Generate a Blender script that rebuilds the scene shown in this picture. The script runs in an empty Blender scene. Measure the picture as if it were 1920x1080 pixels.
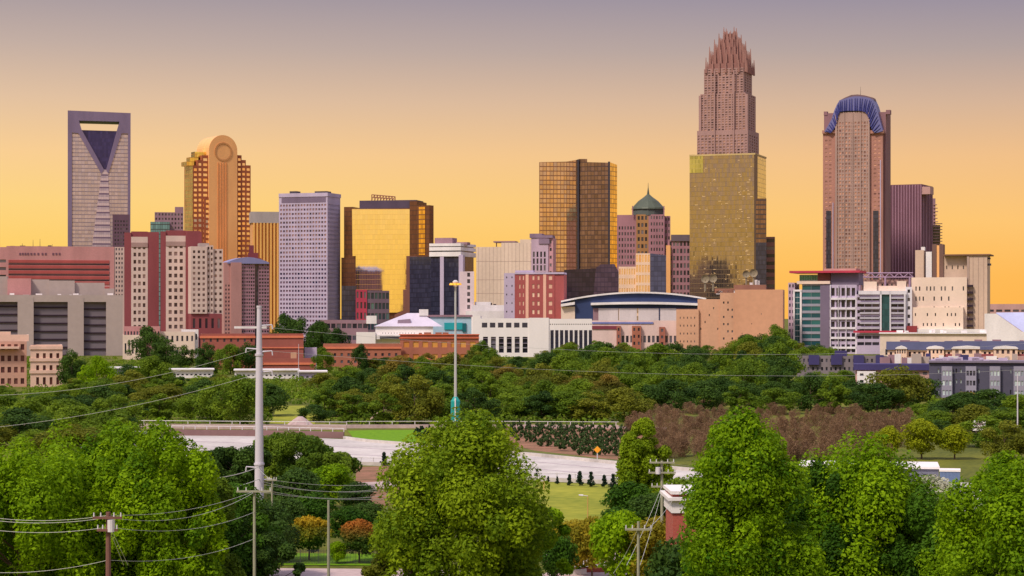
import bpy, math, random
import numpy as np
from mathutils import Vector, Matrix
R = math.radians
sc = bpy.context.scene
F = 3800.0; CAMH = 25.0; HOR = 590.0      # focal length in photo pixels, camera height, horizon row

# ------------------------------------------------------------------ camera
cam = bpy.data.cameras.new('camera'); cam_o = bpy.data.objects.new('camera', cam)
sc.collection.objects.link(cam_o)
cam.sensor_width = 36; cam.lens = 36 * F / 1920
cam_o.location = (0, 0, CAMH); cam_o.rotation_euler = (R(90), 0, 0)
cam.shift_y = (HOR - 540) / 1920
cam.clip_start = 0.5; cam.clip_end = 60000
sc.camera = cam_o

# ------------------------------------------------------------------ sky, sun, exposure
SUN_EL, SUN_AZ = R(50), R(-138)           # azimuth from +Y towards +X
def lin(r, g, b, k=1.0):
    f = lambda x: (x / 255 / 12.92 if x / 255 <= 0.04045 else ((x / 255 + 0.055) / 1.055) ** 2.4)
    return (f(r) * k, f(g) * k, f(b) * k, 1)
w = bpy.data.worlds.new("World"); sc.world = w; w.use_nodes = True
nt = w.node_tree; nt.nodes.clear()
def N(t, **kw):
    n = nt.nodes.new(t)
    for k, v in kw.items(): setattr(n, k, v)
    return n
def L(a, b): nt.links.new(a, b)
out = N('ShaderNodeOutputWorld'); bg = N('ShaderNodeBackground'); bg.inputs[1].default_value = 1.0
tc = N('ShaderNodeTexCoord'); sep = N('ShaderNodeSeparateXYZ'); L(tc.outputs['Generated'], sep.inputs[0])
el = N('ShaderNodeMapRange'); el.inputs[1].default_value = 0.0; el.inputs[2].default_value = 0.30
L(sep.outputs[2], el.inputs[0])
def ramp(stops):
    r = N('ShaderNodeValToRGB'); e = r.color_ramp.elements
    while len(e) < len(stops): e.new(0.5)
    for i, (p, c) in enumerate(stops): e[i].position = p; e[i].color = c
    r.color_ramp.interpolation = 'EASE' if False else 'LINEAR'
    L(el.outputs[0], r.inputs[0]); return r
def row(py): return math.sin(math.atan((HOR - py) / F)) / 0.30
leftr = ramp([(0, lin(255, 206, 94)), (row(470), lin(255, 210, 106)), (row(380), lin(254, 214, 130)), (row(290), lin(250, 208, 148)),
              (row(190), lin(228, 195, 162)), (row(90), lin(198, 176, 164)), (row(0), lin(172, 158, 160)),
              (0.72, lin(176, 166, 178)), (1, lin(190, 184, 202))])
rightr = ramp([(0, lin(255, 178, 76)), (row(520), lin(255, 184, 86)), (row(420), lin(254, 196, 114)), (row(300), lin(240, 190, 136)),
               (row(200), lin(212, 178, 152)), (row(100), lin(176, 160, 158)), (row(0), lin(150, 142, 160)),
               (0.72, lin(166, 158, 176)), (1, lin(188, 182, 202))])
azm = N('ShaderNodeMapRange'); azm.inputs[1].default_value = -0.3; azm.inputs[2].default_value = 0.3
L(sep.outputs[0], azm.inputs[0])
mx = N('ShaderNodeMix', data_type='RGBA'); L(azm.outputs[0], mx.inputs[0]); L(leftr.outputs[0], mx.inputs[6]); L(rightr.outputs[0], mx.inputs[7])
nish = N('ShaderNodeTexSky', sky_type='NISHITA'); nish.sun_disc = False
nish.sun_elevation = SUN_EL; nish.sun_rotation = SUN_AZ
ns = N('ShaderNodeVectorMath', operation='SCALE'); L(nish.outputs[0], ns.inputs[0]); 
hi = N('ShaderNodeMapRange'); hi.inputs[1].default_value = 0.25; hi.inputs[2].default_value = 0.7; hi.inputs[3].default_value = 0.0; hi.inputs[4].default_value = 0.06
L(sep.outputs[2], hi.inputs[0]); L(hi.outputs[0], ns.inputs['Scale'])
ad = N('ShaderNodeVectorMath', operation='ADD'); L(mx.outputs[2], ad.inputs[0]); L(ns.outputs[0], ad.inputs[1])
L(ad.outputs[0], bg.inputs[0]); L(bg.outputs[0], out.inputs[0])

sun = bpy.data.lights.new('sun', 'SUN'); sun.energy = 3.2; sun.angle = R(9); sun.color = (1.0, 0.86, 0.70)
sun_o = bpy.data.objects.new('sun', sun); sc.collection.objects.link(sun_o)
sd = Vector((math.sin(SUN_AZ) * math.cos(SUN_EL), math.cos(SUN_AZ) * math.cos(SUN_EL), math.sin(SUN_EL)))
sun_o.rotation_euler = sd.to_track_quat('Z', 'Y').to_euler()
sc.view_settings.view_transform = 'Standard'; sc.view_settings.look = 'None'
sc.view_settings.exposure = 0.0; sc.view_settings.gamma = 1.0
sc.render.engine = 'CYCLES'
sc.cycles.max_bounces = 5; sc.cycles.diffuse_bounces = 3; sc.cycles.glossy_bounces = 3
sc.cycles.transmission_bounces = 3; sc.cycles.transparent_max_bounces = 4

# ------------------------------------------------------------------ materials
MATS = {}
def newmat(name):
    m = bpy.data.materials.new(name); m.use_nodes = True; m.node_tree.nodes.clear(); return m
class G:                                   # tiny node-graph helper
    def __init__(s, m): s.t = m.node_tree
    def n(s, t, **kw):
        x = s.t.nodes.new(t)
        for k, v in kw.items(): setattr(x, k, v)
        return x
    def l(s, a, b): s.t.links.new(a, b)
    def val(s, sock, v):
        if isinstance(v, (int, float)): sock.default_value = v
        else: s.l(v, sock)
    def math(s, op, a, b=0.0, c=None):
        x = s.n('ShaderNodeMath', operation=op); s.val(x.inputs[0], a); s.val(x.inputs[1], b)
        if c is not None: s.val(x.inputs[2], c)
        return x.outputs[0]
    def noise(s, vec, scale, detail=3):
        x = s.n('ShaderNodeTexNoise'); x.inputs['Scale'].default_value = scale; x.inputs['Detail'].default_value = detail
        if vec is not None: s.l(vec, x.inputs['Vector'])
        return x.outputs[0]
    def mix(s, f, a, b):
        x = s.n('ShaderNodeMix', data_type='RGBA'); s.val(x.inputs[0], f)
        for k, v in ((6, a), (7, b)):
            if isinstance(v, tuple): x.inputs[k].default_value = v
            else: s.l(v, x.inputs[k])
        return x.outputs[2]
    def bsdf(s, **kw):
        p = s.n('ShaderNodeBsdfPrincipled'); o = s.n('ShaderNodeOutputMaterial'); s.l(p.outputs[0], o.inputs[0])
        for k, v in kw.items():
            k = k.replace('_', ' ')
            if isinstance(v, (int, float, tuple)): p.inputs[k].default_value = v
            else: s.l(v, p.inputs[k])
        return p
def sc_col(c, k): return (min(1, c[0] * k), min(1, c[1] * k), min(1, c[2] * k), 1)
def wall(name, col, rough=.75, var=.16, scale=.12, spec=.3):
    if name in MATS: return MATS[name]
    m = newmat(name); g = G(m); geo = g.n('ShaderNodeNewGeometry')
    mp = g.n('ShaderNodeVectorMath', operation='MULTIPLY'); g.l(geo.outputs['Position'], mp.inputs[0]); mp.inputs[1].default_value = (1, 1, .25)
    n1 = g.noise(mp.outputs[0], scale, 5); n2 = g.noise(geo.outputs['Position'], scale * 9, 3)
    f = g.math('ADD', g.math('MULTIPLY', n1, .7), g.math('MULTIPLY', n2, .3))
    mr = g.n('ShaderNodeMapRange'); g.l(f, mr.inputs[0]); mr.inputs[1].default_value = .3; mr.inputs[2].default_value = .7
    c = g.mix(mr.outputs[0], sc_col(col, 1 - var), sc_col(col, 1 + var))
    g.bsdf(Base_Color=c, Roughness=rough, Specular_IOR_Level=spec)
    MATS[name] = m; return m
def glass(name, col, cw=1.5, ch=3.9, line=(.05, .05, .05, 1), lw=.10, lh=.16, rough=.08, metal=.9, var=.25, wob=.012, band=None, bandf=.35, seed=0):
    """curtain wall: panel grid in wall metres (UV), each pane slightly tilted and tinted"""
    if name in MATS: return MATS[name]
    m = newmat(name); g = G(m); uv = g.n('ShaderNodeUVMap'); sp = g.n('ShaderNodeSeparateXYZ'); g.l(uv.outputs[0], sp.inputs[0])
    u = g.math('DIVIDE', sp.outputs[0], cw); v = g.math('DIVIDE', sp.outputs[1], ch)
    fu = g.math('FRACT', u); fv = g.math('FRACT', v)
    lu = g.math('LESS_THAN', fu, lw); lv = g.math('LESS_THAN', fv, lh)
    ln = g.math('MAXIMUM', lu, lv)
    cell = g.n('ShaderNodeCombineXYZ'); g.l(g.math('FLOOR', u), cell.inputs[0]); g.l(g.math('FLOOR', v), cell.inputs[1]); cell.inputs[2].default_value = seed
    wn = g.n('ShaderNodeTexWhiteNoise'); g.l(cell.outputs[0], wn.inputs[0])
    c = g.mix(wn.outputs[0], sc_col(col, 1 - var), sc_col(col, 1 + var))
    if band is not None:
        bm_ = g.math('LESS_THAN', fv, bandf); c = g.mix(bm_, c, band)
    c = g.mix(ln, c, line)
    geo = g.n('ShaderNodeNewGeometry')
    sub = g.n('ShaderNodeVectorMath', operation='SUBTRACT'); g.l(wn.outputs[1], sub.inputs[0]); sub.inputs[1].default_value = (.5, .5, .5)
    low = g.n('ShaderNodeTexNoise'); low.inputs['Scale'].default_value = .05; g.l(geo.outputs['Position'], low.inputs['Vector'])
    s2 = g.n('ShaderNodeVectorMath', operation='SUBTRACT'); g.l(low.outputs[1], s2.inputs[0]); s2.inputs[1].default_value = (.5, .5, .5)
    sa = g.n('ShaderNodeVectorMath', operation='ADD'); g.l(sub.outputs[0], sa.inputs[0]); g.l(s2.outputs[0], sa.inputs[1])
    scl = g.n('ShaderNodeVectorMath', operation='SCALE'); g.l(sa.outputs[0], scl.inputs[0]); scl.inputs['Scale'].default_value = wob
    add = g.n('ShaderNodeVectorMath', operation='ADD'); g.l(geo.outputs['Normal'], add.inputs[0]); g.l(scl.outputs[0], add.inputs[1])
    nn = g.n('ShaderNodeVectorMath', operation='NORMALIZE'); g.l(add.outputs[0], nn.inputs[0])
    g.bsdf(Base_Color=c, Roughness=rough, Metallic=g.math('MULTIPLY', g.math('SUBTRACT', 1.0, ln), metal), Normal=nn.outputs[0])
    MATS[name] = m; return m
def winmat(name, dark, light, rough=.12, frac=.2, metal=.3):
    """single panes: darker and lighter ones told apart by a per-face random value"""
    if name in MATS: return MATS[name]
    m = newmat(name); g = G(m); at = g.n('ShaderNodeAttribute', attribute_name='rnd')
    f = g.math('POWER', at.outputs['Fac'], 1 / max(frac, .01) * .5)
    c = g.mix(f, dark, light)
    g.bsdf(Base_Color=c, Roughness=rough, Metallic=metal)
    MATS[name] = m; return m
def plain(name, col, rough=.6, metal=0.0, emit=0):
    if name in MATS: return MATS[name]
    m = newmat(name); g = G(m); geo = g.n('ShaderNodeNewGeometry')
    n1 = g.noise(geo.outputs['Position'], 1.7, 3)
    c = g.mix(n1, sc_col(col, .82), sc_col(col, 1.15))
    kw = dict(Base_Color=c, Roughness=rough, Metallic=metal)
    if emit: kw['Emission_Color'] = col; kw['Emission_Strength'] = emit
    g.bsdf(**kw); MATS[name] = m; return m
def leafmat(name, a, b, top=None, z0=.5, z1=.95, trans=.35, rough=.7):
    """leaves: tone told apart leaf by leaf and clump by clump; autumn trees turn a real other colour at the top"""
    m = newmat(name); g = G(m); at = g.n('ShaderNodeAttribute', attribute_name='rnd'); oi = g.n('ShaderNodeObjectInfo')
    f = g.math('ADD', g.math('MULTIPLY', at.outputs['Fac'], .75), g.math('MULTIPLY', oi.outputs['Random'], .25))
    c = g.mix(f, a, b)
    if top is not None:
        t = g.n('ShaderNodeTexCoord'); sp = g.n('ShaderNodeSeparateXYZ'); g.l(t.outputs['Object'], sp.inputs[0])
        mr = g.n('ShaderNodeMapRange'); g.l(g.math('ADD', sp.outputs[2], g.math('MULTIPLY', at.outputs['Fac'], .25)), mr.inputs[0])
        mr.inputs[1].default_value = z0 + .12; mr.inputs[2].default_value = z1 + .12
        c = g.mix(mr.outputs[0], c, top)
    d = g.n('ShaderNodeBsdfPrincipled'); g.l(c, d.inputs['Base Color']); d.inputs['Roughness'].default_value = rough; d.inputs['Specular IOR Level'].default_value = .1
    tr = g.n('ShaderNodeBsdfTranslucent'); hs = g.n('ShaderNodeHueSaturation'); hs.inputs['Value'].default_value = 1.5; hs.inputs['Hue'].default_value = .49
    g.l(c, hs.inputs['Color']); g.l(hs.outputs[0], tr.inputs[0])
    ms = g.n('ShaderNodeMixShader'); ms.inputs[0].default_value = trans; g.l(d.outputs[0], ms.inputs[1]); g.l(tr.outputs[0], ms.inputs[2])
    o = g.n('ShaderNodeOutputMaterial'); g.l(ms.outputs[0], o.inputs[0]); MATS[name] = m; return m

# ------------------------------------------------------------------ geometry helpers
def C(px, Y): return ((px - 960) / F * Y, float(Y))
def GP(px, py, z=0.0):                      # where the ground is seen at that row
    Y = (CAMH - z) * F / (py - HOR); return ((px - 960) / F * Y, Y, z)
def ZY(py, Y): return CAMH - (py - HOR) / F * Y
rng = random.Random(7)
class M:
    def __init__(s): s.v = []; s.f = []; s.uv = []; s.mi = []; s.cur = 0
    def poly(s, pts, uv=None):
        i = len(s.v); s.v += [tuple(p) for p in pts]; s.f.append(tuple(range(i, i + len(pts)))); s.mi.append(s.cur)
        if uv is None:
            n = Vector((0, 0, 0)); a = Vector(pts[0])
            for k in range(1, len(pts) - 1): n += (Vector(pts[k]) - a).cross(Vector(pts[k + 1]) - a)
            if n.length > 0: n.normalize()
            if abs(n.z) < .7:
                t = Vector((-n.y, n.x, 0)).normalized() if (abs(n.x) + abs(n.y)) > 0 else Vector((1, 0, 0))
                uv = [((Vector(p) - a).dot(t), p[2]) for p in pts]
            else: uv = [(p[0], p[1]) for p in pts]
        s.uv += uv
    def prism(s, xy, z0, z1, top=True):     # xy counter-clockwise seen from above
        n = len(xy)
        for i in range(n):
            a, b = xy[i], xy[(i + 1) % n]
            s.poly([(a[0], a[1], z0), (b[0], b[1], z0), (b[0], b[1], z1), (a[0], a[1], z1)])
        if top: s.poly([(p[0], p[1], z1) for p in xy])
        s.poly([(p[0], p[1], z0) for p in reversed(xy)])
    def box(s, x0, x1, y0, y1, z0, z1): s.prism([(x0, y0), (x1, y0), (x1, y1), (x0, y1)], z0, z1)
    def tube(s, p0, p1, r0, r1=None, n=8, caps=True):
        r1 = r0 if r1 is None else r1; a = Vector(p0); b = Vector(p1); d = (b - a).normalized()
        x = d.orthogonal().normalized(); y = d.cross(x)
        ring = lambda c, r: [tuple(c + (x * math.cos(2 * math.pi * k / n) + y * math.sin(2 * math.pi * k / n)) * r) for k in range(n)]
        A, B = ring(a, r0), ring(b, r1)
        for k in range(n):
            q = (k + 1) % n; s.poly([A[k], A[q], B[q], B[k]])
        if caps: s.poly(B); s.poly(A[::-1])
    def path(s, pts, r, n=5):
        for a, b in zip(pts[:-1], pts[1:]): s.tube(a, b, r, r, n, False)
    def build(s, name, mat, org=(0, 0, 0), parent=None, rnd=None):
        me = bpy.data.meshes.new(name)
        me.from_pydata([(v[0] - org[0], v[1] - org[1], v[2] - org[2]) for v in s.v], [], s.f)
        mats = mat if isinstance(mat, (list, tuple)) else [mat]
        for m in mats: me.materials.append(m)
        if len(mats) > 1: me.polygons.foreach_set('material_index', s.mi)
        if s.uv and len(s.uv) == len(s.v):
            ul = me.uv_layers.new(name='UVMap'); ul.data.foreach_set('uv', [c for p in s.uv for c in p])
        if rnd is not None:
            at = me.attributes.new('rnd', 'FLOAT', 'FACE'); at.data.foreach_set('value', rnd)
        o = bpy.data.objects.new(name, me); sc.collection.objects.link(o)
        if parent is not None: o.parent = parent
        else: o.location = org
        return o
def setp(o, label=None, cat=None, group=None, kind=None):
    for k, v in (('label', label), ('category', cat), ('group', group), ('kind', kind)):
        if v: o[k] = v
    return o
class Thing:
    def __init__(s, name, label, cat, loc, group=None):
        s.o = bpy.data.objects.new(name, None); sc.collection.objects.link(s.o)
        s.o.location = loc; s.loc = tuple(loc); s.o.empty_display_size = .5
        setp(s.o, label, cat, group); s.w = []
    def part(s, name, m, mat, parent=None, label=None, kind=None):
        if not m.f: return None
        o = m.build(name, mat, s.loc, parent or s.o); setp(o, label, kind=kind); return o
    def wins(s, quads, mat): s.w += [(q, mat) for q in quads]
    def finish(s, name='window', cap=100):
        def area(q): return (Vector(q[1]) - Vector(q[0])).length * abs(q[2][2] - q[0][2]) * (1.5 if abs(q[1][0] - q[0][0]) > abs(q[1][1] - q[0][1]) else 1)
        s.w.sort(key=lambda t: -round(area(t[0]), 2) * 1000 - t[0][2][2])
        for q, mat in s.w[:cap]:
            m = M(); m.poly(q); m.build(name, mat, s.loc, s.o, [rng.random()])
        rest = s.w[cap:]
        if rest:
            mats = []; m = M()
            for q, mat in rest:
                if mat not in mats: mats.append(mat)
                m.cur = mats.index(mat); m.poly(q)
            o = m.build(name, mats, s.loc, s.o, [rng.random() for _ in rest]); o['kind'] = 'stuff'
def S(nu, nv=None, wu=.6, wv=.5, ml=0., mr=0., mb=0., mt=0., dep=.3, fl=3.7, only=None):
    return dict(nu=nu, nv=nv, wu=wu, wv=wv, ml=ml, mr=mr, mb=mb, mt=mt, dep=dep, fl=fl, only=only)
def facade(m, W, pa, pb, z0, z1, sp):
    """wall from pa to pb (left to right seen from outside) with real openings; the pane of each goes to W"""
    a = Vector((pa[0], pa[1], 0)); b = Vector((pb[0], pb[1], 0)); d = b - a; Lh = d.length; d.normalize(); n = Vector((d.y, -d.x, 0))
    P = lambda u, z, o=0.0: tuple(a + d * u - n * o + Vector((0, 0, z)))
    def q(u0, u1, za, zb):
        if u1 - u0 > 1e-3 and zb - za > 1e-3: m.poly([P(u0, za), P(u1, za), P(u1, zb), P(u0, zb)], [(u0, za), (u1, za), (u1, zb), (u0, zb)])
    if sp is None: return q(0, Lh, z0, z1)
    ml, mr = sp['ml'] * Lh, sp['mr'] * Lh; H = z1 - z0; mb, mt = sp['mb'] * H, sp['mt'] * H
    nv = sp['nv'] or max(1, round((H - mb - mt) / sp['fl'])); nu = sp['nu']
    cu = (Lh - ml - mr) / nu; cv = (H - mb - mt) / nv; ww = cu * sp['wu']; wh = cv * sp['wv']
    q(0, Lh, z0, z0 + mb); q(0, Lh, z1 - mt, z1); q(0, ml, z0 + mb, z1 - mt); q(Lh - mr, Lh, z0 + mb, z1 - mt)
    D = sp['dep']
    for j in range(nv):
        zc = z0 + mb + cv * j; za = zc + (cv - wh) * .5; zb = za + wh
        q(ml, Lh - mr, zc, za); q(ml, Lh - mr, zb, zc + cv)
        prev = ml
        for i in range(nu):
            u0 = ml + cu * i + (cu - ww) / 2; u1 = u0 + ww
            if sp['only'] and not sp['only'](i, j): continue
            q(prev, u0, za, zb); prev = u1
            m.poly([P(u0, za), P(u0, za, D), P(u0, zb, D), P(u0, zb)]); m.poly([P(u1, za, D), P(u1, za), P(u1, zb), P(u1, zb, D)])
            m.poly([P(u0, za), P(u1, za), P(u1, za, D), P(u0, za, D)]); m.poly([P(u0, zb, D), P(u1, zb, D), P(u1, zb), P(u0, zb)])
            W.append([P(u0, za, D), P(u1, za, D), P(u1, zb, D), P(u0, zb, D)])
        q(prev, Lh - mr, za, zb)
class Fr:
    """a building's own axes: U along its front, W into its depth"""
    def __init__(s, px, d, rot=0.):
        P = Vector(C(px, d)); r = P.normalized(); t = Vector((r.y, -r.x)); k = R(rot)
        s.P = P; s.U = t * math.cos(k) + r * math.sin(k); s.W = r * math.cos(k) - t * math.sin(k)
    def p(s, u, w=0.): q = s.P + s.U * u + s.W * w; return (q.x, q.y)
    def u(s, px, w=0.):
        q = s.P + s.W * w; D = Vector((px - 960, F)); return (q.y * D.x - q.x * D.y) / (s.U.x * D.y - s.U.y * D.x)
    def dep(s, u, px, w=0.):
        q = s.P + s.U * u + s.W * w; D = Vector((px - 960, F)); return (q.y * D.x - q.x * D.y) / (s.W.x * D.y - s.W.y * D.x)
    def z(s, py, px=None, w=0.):
        u = 0 if px is None else s.u(px, w); return ZY(py, s.p(u, w)[1])
    def rect(s, u0, u1, w0, w1): return [s.p(u0, w0), s.p(u1, w0), s.p(u1, w1), s.p(u0, w1)]
    def base(s): return (s.P.x, s.P.y, 0)
    def box(s, m, a, b, top, bot, w0, w1):                    # px / rows measured at depth w0
        m.prism(s.rect(s.u(a, w0), s.u(b, w0), w0, w1), 0 if bot is None else s.z(bot, (a + b) / 2, w0), s.z(top, (a + b) / 2, w0))
def block(T, name, mat, fr, a, b, top, bot=None, w0=0., dep=25., side=None, front=None, left=None, right=None, wm=None, roof=None, wins=None, label=None, par=0.9):
    u0, u1 = fr.u(a, w0), fr.u(b, w0)
    if side is not None: dep = fr.dep(u1 if side > b else u0, side, w0)
    w1 = w0 + dep; A, B_, C_, D_ = fr.rect(u0, u1, w0, w1)
    mid = (a + b) / 2; z1 = fr.z(top, mid, w0); z0 = 0.0 if bot is None else fr.z(bot, mid, w0)
    m = M(); W = []
    facade(m, W, A, B_, z0, z1, front); facade(m, W, B_, C_, z0, z1, right); facade(m, W, C_, D_, z0, z1, None); facade(m, W, D_, A, z0, z1, left)
    m.poly([(p[0], p[1], z0) for p in (D_, C_, B_, A)])
    # parapet rim and sunken roof
    k = min(.6, (u1 - u0) * .1, dep * .1); I = fr.rect(u0 + k, u1 - k, w0 + k, w1 - k); O = (A, B_, C_, D_)
    zr = z1 - par
    for i in range(4):
        j = (i + 1) % 4
        m.poly([(O[i][0], O[i][1], z1), (O[j][0], O[j][1], z1), (I[j][0], I[j][1], z1), (I[i][0], I[i][1], z1)])
        m.poly([(I[i][0], I[i][1], z1), (I[j][0], I[j][1], z1), (I[j][0], I[j][1], zr), (I[i][0], I[i][1], zr)])
    o = T.part(name, m, mat, label=label)
    r = M(); r.poly([(p[0], p[1], zr) for p in I]); T.part('roof', r, roof or MATS['roof_gravel'])
    if W: T.wins(W, wm or MATS['dark_glass'])
    return o
def ground_poly(name, pts, z, mat, kind='structure', label=None, cat=None):
    m = M(); P = [GP(x, y, 0) for x, y in pts]; P = [(p[0], p[1], z) for p in P]
    ar = sum(P[i][0] * P[(i + 1) % len(P)][1] - P[(i + 1) % len(P)][0] * P[i][1] for i in range(len(P)))
    if ar < 0: P.reverse()
    m.poly(P); o = m.build(name, mat); o['kind'] = kind; return o
wall('roof_gravel', lin(120, 115, 115)); winmat('dark_glass', lin(38, 40, 58), lin(120, 118, 135), frac=.3)
# ================================================================== the city
m_mauve = wall('mauve_stone', lin(150, 118, 130)); m_pinkst = wall('pink_granite', lin(190, 150, 146))
m_cream = wall('cream_concrete', lin(226, 205, 190), scale=.06); m_white = wall('white_paint', lin(232, 226, 228)); m_brick = wall('red_brick', lin(164, 84, 84))
m_lav = wall('lavender_stone', lin(186, 172, 198)); m_grey = wall('grey_concrete', lin(178, 162, 158), scale=.05, var=.12)
m_dark = plain('dark_metal', lin(60, 55, 66)); m_tan = wall('tan_concrete', lin(205, 158, 130), scale=.07); m_orange = wall('orange_brick', lin(170, 106, 86))
m_silver = plain('pale_metal', lin(215, 210, 215), .4); m_navy = wall('navy_steel', lin(52, 66, 108), .5)
g_dark = glass('dark_navy_glass', lin(70, 72, 98), 1.5, 3.9, lin(40, 40, 56), rough=.12, metal=.5)
g_teal = glass('teal_glass', lin(60, 110, 120), 1.6, 3.6, lin(180, 185, 190), lw=.05, lh=.12, metal=.5)

def xzp(m, fr, pts, w0, w1):
    """outline (photo px,row on the front plane) given its real thickness"""
    P = [(fr.u(x, 0), fr.z(y, x, 0)) for x, y in pts]
    f = [(*fr.p(u, w0), z) for u, z in P]; b = [(*fr.p(u, w1), z) for u, z in P]
    ar = sum(P[i][0] * P[(i + 1) % len(P)][1] - P[(i + 1) % len(P)][0] * P[i][1] for i in range(len(P)))
    if ar < 0: f.reverse(); b.reverse(); P.reverse()
    u0 = P[0][0]
    m.poly(f, [(u - u0, z) for u, z in P]); m.poly(b[::-1])
    for i in range(len(f)):
        j = (i + 1) % len(f); m.poly([f[j], f[i], b[i], b[j]])
def bands(m, fr, a, b, rows, h, w=0., proud=.4, dep=None):
    for r in rows:
        z = fr.z(r, (a + b) / 2, w); u0, u1 = fr.u(a, w), fr.u(b, w)
        m.prism(fr.rect(u0, u1, w - proud, w + (dep or .2)), z - h / 2, z + h / 2)
def piers(m, fr, a, b, n, wd, top, bot, w=0., proud=.4):
    u0, u1 = fr.u(a, w), fr.u(b, w); z1 = fr.z(top, (a + b) / 2, w); z0 = 0 if bot is None else fr.z(bot, (a + b) / 2, w)
    for i in range(n):
        u = u0 + (u1 - u0) * i / (n - 1) if n > 1 else (u0 + u1) / 2
        m.prism(fr.rect(u - wd / 2, u + wd / 2, w - proud, w + .2), z0, z1)
def rooftop(T, fr, a, b, row, w, n=4, seed=1, mat=None, hmin=1.2, hmax=3.5):
    r = random.Random(seed)
    for i in range(n):
        x = a + (b - a) * r.uniform(.03, .97); s = r.uniform(1.5, 4) ; h = r.uniform(hmin, hmax); u = fr.u(x, w); z = fr.z(row, x, w)
        m = M(); m.prism(fr.rect(u - s / 2, u + s / 2, w + 2, w + 2 + s), z - 1.0, z + h); T.part('rooftop_unit', m, mat or m_grey)

# ---- portal-topped silver tower (left)
f = Fr(186, 2100)
T = Thing('office_tower', 'tall silver glass tower with a see-through slot and dark blue V at its top', 'skyscraper', f.base())
frame = wall('crown_frame', lin(128, 112, 142), .45)
gs = glass('silver_glass', lin(204, 190, 196), 3.2, 4.0, lin(140, 124, 136), lw=.05, lh=.24, metal=.5, rough=.22, wob=.03, var=.12)
gp = glass('pink_banded_glass', lin(186, 168, 182), 2.4, 6.5, lin(112, 92, 118), lw=.03, lh=.24, metal=.2, rough=.3, band=lin(214, 192, 198), bandf=.62, var=.1)
gv = glass('deep_blue_glass', lin(66, 62, 112), 2, 4, lin(54, 48, 92), metal=.35, rough=.2)
m = M()
xzp(m, f, [(127, 207), (245, 212), (224, 228), (148, 226)], 0, 34)
xzp(m, f, [(127, 207), (148, 226), (153, 243), (195, 318), (190, 326), (147, 250), (135, 248), (135, 640), (127, 640)], 0, 34)
xzp(m, f, [(245, 212), (244, 640), (239, 640), (240, 250), (228, 250), (203, 326), (199, 318), (219, 245), (224, 228)], 0, 34)
T.part('crown_frame', m, frame)
m = M(); xzp(m, f, [(135, 248), (147, 250), (190, 326), (150, 640), (135, 640)], .8, 33); xzp(m, f, [(228, 250), (240, 250), (239, 640), (214, 640), (203, 326)], .8, 33); T.part('glass_wall', m, gs)
m = M(); xzp(m, f, [(190, 326), (195, 318), (199, 318), (203, 326), (214, 640), (150, 640)], .4, 33); T.part('banded_glass_wall', m, gp)
m = M(); xzp(m, f, [(153, 243), (219, 245), (199, 318), (195, 318)], 5, 31); T.part('blue_glass_wedge', m, gv)
T.finish()
# dark slab in front of it
f = Fr(226, 1980); T = Thing('office_tower', 'narrow dark mauve tower at the foot of the slot-topped silver tower', 'building', f.base())
block(T, 'wall', wall('dark_mauve', lin(104, 78, 96)), f, 211, 243, 402, dep=30, front=S(5, None, .5, .5, .08, .08, 0, .04)); T.finish()

# ---- red striped office block, left edge
f = Fr(12, 1500); T = Thing('office_block', 'long red striped office block with a pale pink top storey at the left edge', 'building', f.base())
pk = wall('dusty_pink', lin(196, 140, 140)); rs = wall('red_band', lin(176, 84, 82))
block(T, 'wall', pk, f, -60, 12, 463, dep=40, front=S(1, 12, .98, .4, 0, 0, 0, .1)); block(T, 'wall', pk, f, 12, 214, 462, dep=50)
m = M()
for r in (489, 499, 509, 519, 529, 539, 549): f.box(m, 16, 205, r - 1.2, r + 4.0, -.35, .4)
T.part('red_bands', m, rs); m = M(); bands(m, f, 16, 205, (495.5, 505.5, 515.5, 525.5), .7, 0, .2); T.part('window_strips', m, MATS['dark_glass'])
for x in (36, 41, 46, 51, 57, 63, 70, 78, 84, 98, 104, 110):
    m = M(); f.box(m, x, x + 3.2, 474, 478, -.3, .2); T.part('sign_letter', m, wall('worn_sign', lin(120, 84, 100)))
for x, h in ((42, 455), (62, 448), (75, 446), (98, 456)):
    m = M(); u = f.u(x, 12); m.tube((*f.p(u, 12), f.z(464)), (*f.p(u, 12), f.z(h)), .25, .1, 6); T.part('roof_mast', m, m_dark)
rooftop(T, f, 20, 110, 463, 8, 5, 3, m_dark, .6, 1.6)
block(T, 'corner_tower', wall('beige_window_wall', lin(205, 178, 172)), f, 214, 233, 463, w0=.5, dep=30, front=S(3, 22, .45, .5, .08, .08), roof=None)
T.finish()

# ---- grey slab-fronted block
f = Fr(110, 1230); T = Thing('concrete_block', 'grey concrete block with wide blank piers and dark slatted panels between them', 'building', f.base())
lou = wall('slate_panel', lin(118, 108, 118), var=.08)
block(T, 'wall', lou, f, -70, 224, 560, w0=3, dep=40)
pier = M()
for a, b, t in ((-40, -25, 556), (33, 63, 557), (127, 157, 558), (199, 230, 559)): f.box(pier, a, b, t, None, 0, 6)
f.box(pier, -70, 230, 553, 566, 0.2, 6); T.part('pier', pier, m_grey)
m = M()
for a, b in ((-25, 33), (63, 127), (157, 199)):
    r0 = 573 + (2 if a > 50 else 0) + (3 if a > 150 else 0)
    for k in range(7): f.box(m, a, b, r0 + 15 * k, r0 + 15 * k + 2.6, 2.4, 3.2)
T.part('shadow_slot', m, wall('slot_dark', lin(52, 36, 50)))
for a, b, t in ((-70, 14, 518), (14, 58, 522), (58, 92, 524), (92, 140, 526), (140, 196, 530), (196, 214, 541)):
    block(T, 'upper_storey', m_grey if t != 522 else pk, f, a, b, t, 556, w0=10 + (t % 3) * 2, dep=25)
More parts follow.
